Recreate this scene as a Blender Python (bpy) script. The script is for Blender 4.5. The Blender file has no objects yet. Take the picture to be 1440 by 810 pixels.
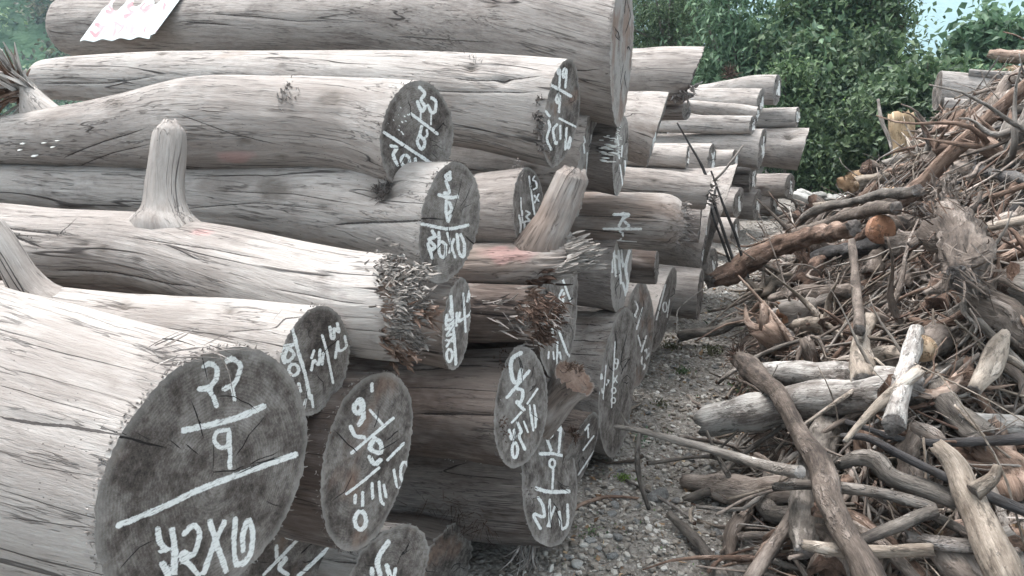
import bpy, math, random
import numpy as np
from math import radians as R_, sin, cos, pi
rs = np.random.RandomState(7); random.seed(7)
SC = bpy.context.scene; COL = SC.collection
# ---------------------------------------------------------------- camera, sky, sun, exposure
CAMZ = 1.6; PITCH = R_(14.6); FPX = 1130.0
cam = bpy.data.cameras.new('camera'); co = bpy.data.objects.new('camera', cam); COL.objects.link(co)
cam.sensor_width = 36; cam.lens = 36 * FPX / 1440; cam.clip_start = .02; cam.clip_end = 8000
co.location = (0, 0, CAMZ); co.rotation_euler = (pi / 2 - PITCH, 0, 0); SC.camera = co
SUN_EL, SUN_AZ = R_(70), R_(-50)          # azimuth measured from +Y towards +X
W = bpy.data.worlds.new('World'); SC.world = W; W.use_nodes = True
nt = W.node_tree; bg = nt.nodes['Background']; sky = nt.nodes.new('ShaderNodeTexSky')
sky.sky_type = 'NISHITA'; sky.sun_disc = False; sky.sun_elevation = SUN_EL; sky.sun_rotation = SUN_AZ
sky.air_density = 1.0; sky.dust_density = 6.0; sky.ozone_density = 1.0
hs = nt.nodes.new('ShaderNodeHueSaturation'); hs.inputs['Saturation'].default_value = .03; nt.links.new(sky.outputs[0], hs.inputs['Color']); nt.links.new(hs.outputs[0], bg.inputs[0]); bg.inputs[1].default_value = 0.15
sl = bpy.data.lights.new('sun', 'SUN'); so = bpy.data.objects.new('sun', sl); COL.objects.link(so)
sl.energy = 0.85; sl.angle = R_(24); sl.color = (1, .955, .91)
so.rotation_euler = (pi / 2 - SUN_EL, 0, pi - SUN_AZ)
so.location = (0, 0, 30)
SC.view_settings.view_transform = 'Standard'; SC.view_settings.look = 'None'
SC.view_settings.exposure = 1.98; SC.view_settings.gamma = 1.0
SC.cycles.max_bounces = 6; SC.cycles.transparent_max_bounces = 8; SC.cycles.volume_bounces = 1
# ---------------------------------------------------------------- helpers
CAM = np.array([0, 0, CAMZ]); Fv = np.array([0, cos(PITCH), -sin(PITCH)]); Uv = np.array([0, sin(PITCH), cos(PITCH)]); Rv = np.array([1., 0, 0])
ZH = np.array([0, 0, 1.])
def ray(px, py): return Fv + (px - 720) / FPX * Rv + (405 - py) / FPX * Uv
def proj(p):
    q = p - CAM; Z = q @ Fv; Zs = np.where(Z > .05, Z, .05)
    return np.stack([720 + FPX * (q @ Rv) / Zs, 405 - FPX * (q @ Uv) / Zs], -1), Z
def nrm(v): return v / (np.linalg.norm(v, axis=-1, keepdims=True) + 1e-12)
def _h(ix, iy, iz, s):
    n = (ix * 374761393 + iy * 668265263 + iz * 2147483647 + s * 974634777) & 0xffffffff
    n = ((n ^ (n >> 13)) * 1274126177) & 0xffffffff
    return ((n ^ (n >> 16)) & 0xffff) / 65535.0
def vn(p, s=0):
    p = np.asarray(p, float); i = np.floor(p).astype(np.int64); f = p - i; f = f * f * (3 - 2 * f)
    r = 0
    for a in (0, 1):
        for b in (0, 1):
            for c in (0, 1):
                w = (f[..., 0] if a else 1 - f[..., 0]) * (f[..., 1] if b else 1 - f[..., 1]) * (f[..., 2] if c else 1 - f[..., 2])
                r = r + w * _h(i[..., 0] + a, i[..., 1] + b, i[..., 2] + c, s)
    return r * 2 - 1
def fbm(p, o=3, s=0):
    r = 0; a = 1.; t = 0
    for k in range(o): r = r + a * vn(p * 2 ** k, s + k); t += a; a *= .5
    return r / t
def mk_mesh(name, V, faces, attrs=None, mats=(), smooth=True, mi=None):
    """faces: list of int arrays (n,3) or (n,4)"""
    me = bpy.data.meshes.new(name); V = np.asarray(V, np.float32).reshape(-1, 3)
    faces = [np.asarray(f, np.int32) for f in faces if len(f)]
    me.vertices.add(len(V)); me.vertices.foreach_set('co', V.ravel())
    lv = np.concatenate([f.ravel() for f in faces]); tot = np.concatenate([np.full(len(f), f.shape[1], np.int32) for f in faces])
    me.loops.add(len(lv)); me.loops.foreach_set('vertex_index', lv)
    st = np.concatenate([[0], np.cumsum(tot)[:-1]]).astype(np.int32)
    me.polygons.add(len(tot)); me.polygons.foreach_set('loop_start', st)
    for k, a in (attrs or {}).items():
        a = np.asarray(a, np.float32)
        if a.ndim == 2: at = me.attributes.new(k, 'FLOAT_VECTOR', 'POINT'); at.data.foreach_set('vector', a.ravel())
        else: at = me.attributes.new(k, 'FLOAT', 'POINT'); at.data.foreach_set('value', a)
    for m in mats: me.materials.append(m)
    me.update(calc_edges=True)
    me.polygons.foreach_set('use_smooth', np.full(len(tot), bool(smooth)))
    if mi is not None: me.polygons.foreach_set('material_index', np.asarray(mi, np.int32))
    me.update(); return me
def link(name, me, parent=None, label=None, cat=None, group=None, kind=None, **kw):
    o = bpy.data.objects.new(name, me); COL.objects.link(o)
    if parent is not None: o.parent = parent; o.matrix_parent_inverse = parent.matrix_basis.inverted()
    if label: o['label'] = label
    if cat: o['category'] = cat
    if group: o['group'] = group
    if kind: o['kind'] = kind
    for k, v in kw.items(): o[k] = v
    return o
def grid_faces(K, M, base=0, close=True):
    i = np.arange(K - 1)[:, None]; j = np.arange(M if close else M - 1)[None]; j2 = (j + 1) % M
    return np.stack([base + i * M + j, base + i * M + j2, base + (i + 1) * M + j2, base + (i + 1) * M + j], -1).reshape(-1, 4)
def spline(P, n):
    """Catmull-Rom through rows of P (any dims), resampled evenly by the first three coordinates"""
    P = np.asarray(P, float)
    if len(P) == 2: t = np.linspace(0, 1, n)[:, None]; return P[0] * (1 - t) + P[1] * t
    Q = np.vstack([2 * P[0] - P[1], P, 2 * P[-1] - P[-2]]); out = []
    for k in range(1, len(Q) - 2):
        t = np.linspace(0, 1, 24, endpoint=False)[:, None]; a, b, c, d = Q[k - 1], Q[k], Q[k + 1], Q[k + 2]
        out.append(.5 * ((2 * b) + (-a + c) * t + (2 * a - 5 * b + 4 * c - d) * t ** 2 + (-a + 3 * b - 3 * c + d) * t ** 3))
    out = np.vstack(out + [P[-1:]]); L = np.concatenate([[0], np.cumsum(np.linalg.norm(np.diff(out[:, :3], axis=0), axis=1))])
    s = np.linspace(0, L[-1], n); return np.stack([np.interp(s, L, out[:, k]) for k in range(out.shape[1])], -1)
def frames(C, up=ZH):
    T = nrm(np.gradient(C, axis=0)); e2 = []
    u = up - T[0] * (T[0] @ up); 
    if np.linalg.norm(u) < .2: u = np.array([1., 0, 0]) - T[0] * T[0][0]
    u = u / np.linalg.norm(u)
    for t in T: u = u - t * (t @ u); u = u / np.linalg.norm(u); e2.append(u)
    e2 = np.array(e2); return T, np.cross(T, e2), e2
def seg_dist(Q, poly):
    """distance and signed distance from points Q (N,2) to a polyline, and parameter 0..1"""
    poly = np.asarray(poly, float); best = np.full(len(Q), 1e9); sg = np.zeros(len(Q)); tt = np.zeros(len(Q)); n = len(poly) - 1
    for k in range(n):
        a, b = poly[k], poly[k + 1]; d = b - a; L2 = d @ d + 1e-9; t = np.clip((Q - a) @ d / L2, 0, 1)
        v = Q - (a + t[:, None] * d); dist = np.hypot(v[:, 0], v[:, 1]); m = dist < best
        cr = d[0] * (Q[:, 1] - a[1]) - d[1] * (Q[:, 0] - a[0])
        best[m] = dist[m]; sg[m] = np.sign(cr[m]) * dist[m]; tt[m] = (k + t[m]) / n
    return best, sg, tt
def crack_attrs(Q, cracks, rng=9.):
    """nearest crack: signed distance and half width (0 away from any crack), all in photo pixels"""
    sd = np.full(len(Q), 20.); w = np.zeros(len(Q)); bd = np.full(len(Q), 1e9)
    for poly, w0 in cracks:
        p = np.asarray(poly, float); r2 = []
        for k in range(len(p) - 1):
            for t in (0, .5): r2.append(p[k] * (1 - t) + p[k + 1] * t + rs.randn(2) * (.8 if t else .3))
        p = np.array(r2 + [p[-1]]); d, s, t = seg_dist(Q, p); m = (d < bd) & (d < rng * 1.5)
        bd[m] = d[m]; sd[m] = s[m]; w[m] = (w0 * np.clip(4 * (1 - t) * 1., .15, 1) * np.clip(8 * t + .3, .3, 1) * np.clip((rng * 1.4 - d) / (rng * .4), 0, 1))[m]
    return sd, w, bd
def paint_attr(Q, strokes, base=None):
    v = np.full(len(Q), -2.) if base is None else base
    for s in strokes:
        hw = s[0]; pl = np.asarray(s[1], float); pl = spline(np.hstack([pl, pl[:, :1] * 0]), max(6, 4 * len(pl)))[:, :2] if 2 < len(pl) < 10 else pl; d, _, _ = seg_dist(Q, pl); v = np.maximum(v, 1 - d / hw)
    return np.clip(v, -2, 1)
def ell(cx, cy, rx, ry, hw): return (hw, [(cx + rx * cos(a), cy + ry * sin(a)) for a in np.linspace(0, 2 * pi, 11)])
# ---------------------------------------------------------------- materials
class NT:
    def __init__(s, name):
        s.m = bpy.data.materials.new(name); s.m.use_nodes = True; s.t = s.m.node_tree; s.b = s.t.nodes['Principled BSDF']
        s.b.inputs['Specular IOR Level'].default_value = .25
    def n(s, typ, **k):
        x = s.t.nodes.new('ShaderNode' + typ)
        for a, v in k.items(): setattr(x, a, v)
        return x
    def put(s, inp, v):
        if isinstance(v, (int, float)): inp.default_value = v
        elif isinstance(v, tuple): inp.default_value = v if len(v) == len(inp.default_value) else v + (1,)
        else: s.t.links.new(v, inp)
    def attr(s, name, obj=False, out='Fac'):
        a = s.n('Attribute', attribute_name=name)
        if obj: a.attribute_type = 'OBJECT'
        return a.outputs[out]
    def map(s, v, sc, off=None):
        m = s.n('Mapping'); s.put(m.inputs[0], v); m.inputs['Scale'].default_value = sc
        if off is not None: s.put(m.inputs['Location'], off)
        return m.outputs[0]
    def noise(s, v, scale=1., detail=3., rough=.55, dist=0., out=0):
        x = s.n('TexNoise'); s.put(x.inputs['Vector'], v); x.inputs['Scale'].default_value = scale; x.inputs['Detail'].default_value = detail
        x.inputs['Roughness'].default_value = rough; x.inputs['Distortion'].default_value = dist; return x.outputs[out]
    def math(s, op, a, b=0., c=0., clamp=False):
        x = s.n('Math', operation=op, use_clamp=clamp); s.put(x.inputs[0], a); s.put(x.inputs[1], b); s.put(x.inputs[2], c); return x.outputs[0]
    def rng(s, v, a, b, c=0., d=1.):
        x = s.n('MapRange', interpolation_type='SMOOTHSTEP'); s.put(x.inputs[0], v)
        for i, k in enumerate((a, b, c, d)): s.put(x.inputs[i + 1], k)
        return x.outputs[0]
    def mix(s, f, a, b):
        x = s.n('Mix', data_type='RGBA'); s.put(x.inputs[0], f); s.put(x.inputs[6], a); s.put(x.inputs[7], b); return x.outputs[2]
    def ramp(s, v, stops):
        x = s.n('ValToRGB'); s.put(x.inputs[0], v); e = x.color_ramp.elements
        while len(e) < len(stops): e.new(.5)
        for k, (p, c) in zip(e, stops): k.position = p; k.color = tuple(c) + (1,)
        return x.outputs[0]
    def bump(s, h, st, d, nrm=None):
        x = s.n('Bump'); x.inputs['Strength'].default_value = st; x.inputs['Distance'].default_value = d; s.put(x.inputs['Height'], h)
        if nrm is not None: s.t.links.new(nrm, x.inputs['Normal'])
        return x.outputs[0]
    def done(s, col, rough, nrm=None):
        s.put(s.b.inputs['Base Color'], col); s.put(s.b.inputs['Roughness'], rough)
        if nrm is not None: s.t.links.new(nrm, s.b.inputs['Normal'])
        return s.m
def off_from_random(n):
    oi = n.n('ObjectInfo'); c = n.n('CombineXYZ'); m = n.math('MULTIPLY', oi.outputs['Random'], 37.)
    for k in range(3): n.put(c.inputs[k], m)
    return c.outputs[0], oi.outputs['Random']
PAINT = (.80, .80, .79)
def paint_mix(n, col, gc, h):
    p = n.attr('pnt'); j = n.noise(n.map(gc, (260, 260, 260)), 1, 3, .7); j2 = n.noise(n.map(gc, (60, 60, 60)), 1, 2)
    v = n.math('ADD', p, n.math('MULTIPLY_ADD', j, .9, -.5)); v = n.math('ADD', v, n.math('MULTIPLY_ADD', j2, .7, -.33))
    f = n.rng(v, -.02, .30); f = n.math('MULTIPLY', f, n.rng(n.noise(n.map(gc, (90, 420, 90)), 1, 4, .7), .34, .48, .35, 1))
    return n.mix(f, col, n.mix(j2, (.68, .68, .66), (.88, .88, .86))), f
def cracks_of(n, gc):
    sd = n.math('ABSOLUTE', n.attr('csd')); w = n.attr('cw'); j = n.noise(n.map(gc, (120, 120, 120)), 1, 3)
    x = n.math('SUBTRACT', n.math('MULTIPLY', w, n.math('MULTIPLY_ADD', j, 1.1, .1)), sd)
    return n.rng(x, -.12, .3)
def wood_side():
    n = NT('weathered_wood'); g0 = n.attr('gc', out='Vector'); off, rnd = off_from_random(n)
    va = n.n('VectorMath', operation='ADD'); n.put(va.inputs[0], g0); n.put(va.inputs[1], off); g = va.outputs[0]
    warp = n.n('VectorMath', operation='MULTIPLY_ADD'); n.put(warp.inputs[0], n.noise(n.map(g, (3, 6, 6)), 1, 2, out=1)); warp.inputs[1].default_value = (0, .012, .012); n.put(warp.inputs[2], g); gw = warp.outputs[0]
    patch = n.noise(n.map(gw, (2.2, 7, 7)), 1, 6, .68)
    streak = n.noise(n.map(gw, (5, 75, 75)), 1, 6, .7)
    fine = n.noise(n.map(gw, (26, 300, 300)), 1, 5, .75)
    blot = n.noise(n.map(g, (9, 14, 14)), 1, 5, .7)
    v = n.math('MULTIPLY_ADD', streak, .36, n.math('MULTIPLY', patch, .30)); v = n.math('MULTIPLY_ADD', fine, .34, v)
    v = n.math('ADD', v, n.attr('lite', True))  # per-log tone shift; also carries painted shade on logs deep in the pile
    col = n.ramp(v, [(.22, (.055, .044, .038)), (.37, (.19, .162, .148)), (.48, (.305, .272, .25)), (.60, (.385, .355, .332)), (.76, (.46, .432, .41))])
    bm = n.rng(n.math('ADD', n.noise(n.map(gw, (2.2, 6, 6)), 1, 4, .6), n.math('MULTIPLY_ADD', n.attr('brown', True), .42, -.21)), .50, .66)
    brn = n.mix(n.math('ADD', n.math('MULTIPLY_ADD', streak, 1.6, -.35), n.math('MULTIPLY', n.attr('lite', True), 5.), clamp=True), (.050, .032, .025), (.30, .228, .188))
    col = n.mix(n.math('MULTIPLY', bm, .8), col, brn)
    col = n.mix(n.math('MULTIPLY', n.rng(blot, .52, .72), .45), col, (.13, .115, .11))
    dirt = n.noise(n.map(g, (2.0, 3.5, 3.5)), 1, 5, .68); col = n.mix(n.math('MULTIPLY', n.rng(n.math('MULTIPLY_ADD', rnd, .12, dirt), .54, .68), .5), col, n.mix(streak, (.10, .08, .07), (.27, .235, .215)))
    # fine open checks along the grain
    c1 = n.noise(n.map(gw, (.5, 15, 15)), 1, 2, .5); l1 = n.math('ABSOLUTE', n.math('SUBTRACT', c1, .5))
    m1 = n.rng(n.noise(n.map(g, (1.6, 16, 16)), 1, 2), .48, .58); k1 = n.math('MULTIPLY', n.rng(l1, .009, .002), m1)
    c2 = n.noise(n.map(gw, (2.4, 70, 70)), 1, 3, .6); l2 = n.math('ABSOLUTE', n.math('SUBTRACT', c2, .5))
    m2 = n.rng(n.noise(n.map(g, (5, 24, 24), ), 1, 2), .46, .56); k2 = n.math('MULTIPLY', n.rng(l2, .022, .006), n.math('MULTIPLY', m2, .65))
    ck = n.math('MAXIMUM', n.math('MAXIMUM', k1, k2), cracks_of(n, g))
    pit = n.n('TexVoronoi'); n.put(pit.inputs['Vector'], n.map(g, (14, 26, 26))); pf = n.math('MULTIPLY', n.rng(pit.outputs['Distance'], .10, .05), n.rng(n.noise(n.map(g, (5, 9, 9)), 1, 1), .52, .56))
    ck = n.math('MAXIMUM', ck, pf)
    col = n.mix(n.math('MULTIPLY', n.attr('drk'), .8), col, n.mix(fine, (.045, .035, .03), (.2, .17, .15)))
    col = n.mix(n.attr('red'), col, n.mix(streak, (.40, .20, .19), (.55, .33, .31)))
    col = n.mix(n.math('MULTIPLY', ck, .82), col, (.025, .02, .02))
    col, pfac = paint_mix(n, col, g, None)
    h = n.math('MULTIPLY_ADD', fine, .7, n.math('MULTIPLY', streak, .9)); h = n.math('MULTIPLY_ADD', ck, -1.3, h); h = n.math('MULTIPLY_ADD', blot, .35, h)
    return n.done(col, n.rng(streak, .3, .7, .95, .78), n.bump(h, .9, .0045))
def wood_end(name='weathered_cut_end'):
    n = NT(name); g0 = n.attr('gc', out='Vector'); off, rnd = off_from_random(n)
    va = n.n('VectorMath', operation='ADD'); n.put(va.inputs[0], g0); n.put(va.inputs[1], off); g = va.outputs[0]
    big = n.noise(g, 11, 6, .72); mid = n.noise(g, 60, 5, .75); fine = n.noise(g, 420, 4, .75)
    rot = n.n('VectorRotate', rotation_type='Z_AXIS'); n.put(rot.inputs['Vector'], g); n.put(rot.inputs['Angle'], n.math('MULTIPLY_ADD', rnd, 1.2, .2))
    saw = n.noise(n.map(rot.outputs[0], (14, 190, 10)), 1, 4, .65)
    rad = n.attr('rad'); rg = n.n('TexWave', wave_type='BANDS'); rv = n.n('CombineXYZ'); n.put(rv.inputs[0], n.math('MULTIPLY_ADD', big, .02, rad)); n.put(rg.inputs['Vector'], rv.outputs[0]); rg.inputs['Scale'].default_value = 62; rg.inputs['Distortion'].default_value = 1.2
    v = n.math('MULTIPLY_ADD', big, .52, n.math('MULTIPLY', mid, .30)); v = n.math('MULTIPLY_ADD', saw, .10, v); v = n.math('MULTIPLY_ADD', fine, .12, v); v = n.math('MULTIPLY_ADD', n.math('SUBTRACT', v, .52), 1.35, .485); v = n.math('MULTIPLY_ADD', rg.outputs['Fac'], n.rng(big, .35, .65, .01, .055), v)
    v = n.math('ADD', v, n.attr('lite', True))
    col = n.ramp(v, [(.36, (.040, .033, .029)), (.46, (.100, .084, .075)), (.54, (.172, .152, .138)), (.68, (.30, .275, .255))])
    bm = n.rng(n.math('ADD', n.noise(g, 7, 3, .6), n.math('MULTIPLY_ADD', n.attr('brown', True), .4, -.2)), .5, .68)
    col = n.mix(n.math('MULTIPLY', bm, .75), col, n.mix(mid, (.085, .045, .032), (.30, .20, .15)))
    col = n.mix(n.math('MULTIPLY', n.rng(n.attr('edge'), .90, .995), .55), col, (.30, .28, .26))
    c1 = n.noise(g, 30, 2, .5); k1 = n.math('MULTIPLY', n.rng(n.math('ABSOLUTE', n.math('SUBTRACT', c1, .5)), .012, .004), n.rng(n.noise(g, 13, 1), .53, .6))
    ck = cracks_of(n, g)
    col, pf = paint_mix(n, col, g, None)
    col = n.mix(n.math('MULTIPLY', ck, .92), col, (.012, .01, .01))
    h = n.math('MULTIPLY_ADD', fine, .7, n.math('MULTIPLY', saw, .3)); h = n.math('MULTIPLY_ADD', mid, .9, h); h = n.math('MULTIPLY_ADD', ck, -1.6, h)
    return n.done(col, .92, n.bump(h, 1.0, .004))
def bark(name, stops, sc=1.):
    n = NT(name); g0 = n.attr('gc', out='Vector'); off, rnd = off_from_random(n)
    va = n.n('VectorMath', operation='ADD'); n.put(va.inputs[0], g0); n.put(va.inputs[1], off); g = va.outputs[0]
    a = n.noise(n.map(g, (5 * sc, 40 * sc, 40 * sc)), 1, 5, .65); b = n.noise(n.map(g, (9 * sc, 14 * sc, 14 * sc)), 1, 4, .65); f = n.noise(n.map(g, (40, 260, 260)), 1, 3, .7)
    v = n.math('MULTIPLY_ADD', a, .42, n.math('MULTIPLY', b, .40)); v = n.math('MULTIPLY_ADD', f, .18, v); v = n.math('ADD', v, n.math('MULTIPLY_ADD', rnd, .16, -.08))
    col = n.ramp(v, stops); pk = n.noise(n.map(g, (4, 9, 9)), 1, 5, .7); pm = n.rng(pk, .56, .60)
    hs = n.n('HueSaturation'); hs.inputs['Saturation'].default_value = .85; hs.inputs['Value'].default_value = 1.75; n.put(hs.inputs['Color'], col); col = n.mix(n.math('MULTIPLY', pm, .75), col, hs.outputs[0]); dk = n.rng(n.noise(n.map(g, (12, 30, 30)), 1, 4, .7), .46, .36); col = n.mix(n.math('MULTIPLY', dk, .6), col, (.02, .016, .013))
    h = n.math('MULTIPLY_ADD', f, .3, n.math('ADD', a, n.math('MULTIPLY', b, .8))); h = n.math('MULTIPLY_ADD', pm, -.5, h)
    return n.done(col, .88, n.bump(h, 1, .010))
M_SIDE = wood_side(); M_END = wood_end()
M_BROWN = bark('brown_bark', [(.34, (.035, .027, .023)), (.46, (.10, .079, .066)), (.58, (.205, .168, .145)), (.74, (.35, .305, .27))])
M_GREY = bark('grey_bark', [(.34, (.04, .034, .031)), (.46, (.11, .095, .083)), (.58, (.21, .185, .165)), (.74, (.37, .34, .31))])
M_RED = bark('red_brown_wood', [(.34, (.040, .025, .019)), (.46, (.125, .080, .060)), (.58, (.235, .165, .128)), (.74, (.37, .285, .235))])
M_PALE = bark('peeled_pale_wood', [(.34, (.09, .07, .055)), (.47, (.20, .165, .135)), (.6, (.33, .28, .235)), (.74, (.48, .43, .37))])
M_DARK = bark('dark_smooth_bark', [(.34, (.018, .016, .017)), (.5, (.05, .046, .046)), (.66, (.12, .11, .105)), (.78, (.2, .18, .17))])
M_BIRCH = bark('lichen_white_bark', [(.36, (.05, .042, .036)), (.47, (.15, .13, .118)), (.57, (.33, .31, .29)), (.72, (.48, .46, .435))], .8)
M_CUT = bark('fresh_cut_wood', [(.3, (.17, .10, .055)), (.5, (.33, .225, .14)), (.7, (.47, .36, .25)), (.8, (.55, .44, .32))], .6)
M_ORANGE = bark('orange_cut_wood', [(.3, (.16, .075, .045)), (.5, (.29, .15, .09)), (.7, (.40, .24, .155)), (.8, (.46, .30, .2))], .6)
M_FIBRE = bark('grey_wood_fibre', [(.3, (.05, .04, .036)), (.46, (.15, .13, .12)), (.6, (.30, .27, .25)), (.75, (.46, .43, .40))])
M_RFIBRE = bark('brown_wood_fibre', [(.3, (.022, .015, .012)), (.46, (.075, .046, .035)), (.6, (.17, .112, .085)), (.75, (.32, .24, .195))])
# ---------------------------------------------------------------- generic tube / stick
def stick_data(C, rad, M=8, seed=0, rough=.12, flat=0., jag=.0, s0=0.):
    C = np.asarray(C, float); K = len(C); T, e1, e2 = frames(C)
    s = np.concatenate([[0], np.cumsum(np.linalg.norm(np.diff(C, axis=0), axis=1))]) + s0
    ph = np.linspace(0, 2 * pi, M, endpoint=False); c, sn = np.cos(ph), np.sin(ph)
    gc = np.stack([np.repeat(s[:, None], M, 1), rad[:, None] * c, rad[:, None] * sn], -1)
    rr = rad[:, None] * (1 + rough * fbm(np.stack([np.repeat(s[:, None] * 9, M, 1), c * 1.6 + 0 * s[:, None], sn * 1.6 + 0 * s[:, None]], -1) + seed * 7.3, 3, seed) + .45 * rough * np.abs(fbm(np.stack([np.repeat(s[:, None] * 5, M, 1), c * 4.5 + 0 * s[:, None], sn * 4.5 + 0 * s[:, None]], -1) + seed, 2, seed + 7)))
    V = C[:, None] + rr[..., None] * (c[:, None] * (1 - flat) * e1[:, None] + sn[:, None] * e2[:, None])
    if jag > 0:
        r2 = np.random.RandomState(seed + 5)
        V[0] -= T[0] * (r2.rand(M, 1) * jag * rad[0]); V[-1] += T[-1] * (r2.rand(M, 1) * jag * rad[-1])
    V = V.reshape(-1, 3); gc = gc.reshape(-1, 3)
    ends = np.array([C[0] , C[-1]]); V = np.vstack([V, ends]); gc = np.vstack([gc, [[s[0], 0, 0], [s[-1], 0, 0]]]) + np.array([0, seed * 1.7, 0])
    q = grid_faces(K, M); j = np.arange(M); n = K * M
    t0 = np.stack([np.full(M, n), (j + 1) % M, j], -1); t1 = np.stack([np.full(M, n + 1), (K - 1) * M + j, (K - 1) * M + (j + 1) % M], -1)
    return V, gc, q, np.vstack([t0, t1])
def merge(parts, name, mats, cap_mi=1, smooth=True):
    V, G, Q, T = [], [], [], []; b = 0
    for v, g, q, t in parts: V.append(v); G.append(g); Q.append(q + b); T.append(t + b); b += len(v)
    Q = np.vstack(Q); T = np.vstack(T); mi = np.concatenate([np.zeros(len(Q)), np.full(len(T), cap_mi if len(mats) > 1 else 0)])
    return mk_mesh(name, np.vstack(V), [Q, T], {'gc': np.vstack(G)}, mats, smooth, mi)
def fibres(orig, dirs, length, width, name, mat, bend=.35, seed=0, pts=4):
    """many tapered bent splinters as one mesh; arrays of origins and directions"""
    r = np.random.RandomState(seed); n = len(orig); L = np.broadcast_to(length, n); Wd = np.broadcast_to(width, n)
    D = nrm(dirs); a = nrm(np.cross(D, r.randn(n, 3))); b = np.cross(D, a); bd = r.randn(n, 1) * bend
    V = np.zeros((n, pts, 3, 3)); G = np.zeros((n, pts, 3, 3))
    for k in range(pts):
        t = k / (pts - 1); c = orig + D * (L * t)[:, None] + a * (bd * (L * t * t)[:, None]); w = Wd * (1 - .7 * t ** 2) * (.75 + .25 * min(1, 3 * t))
        for m in range(3):
            an = m * 2.094; V[:, k, m] = c + (a * cos(an) + b * sin(an) * .45) * w[:, None]
            G[:, k, m] = np.stack([L * t, w * cos(an) + np.arange(n) * .37, w * sin(an)], -1)
    base = (np.arange(n) * pts * 3)[:, None, None]
    q = []
    for k in range(pts - 1):
        for m in range(3): m2 = (m + 1) % 3; q.append([k * 3 + m, k * 3 + m2, (k + 1) * 3 + m2, (k + 1) * 3 + m])
    q = (base + np.array(q)[None]).reshape(-1, 4); cap = (base[:, :, 0] + np.array([[(pts - 1) * 3, (pts - 1) * 3 + 1, (pts - 1) * 3 + 2]])).reshape(-1, 3)
    return mk_mesh(name, V.reshape(-1, 3), [q, cap], {'gc': G.reshape(-1, 3)}, [mat], False)
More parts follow.
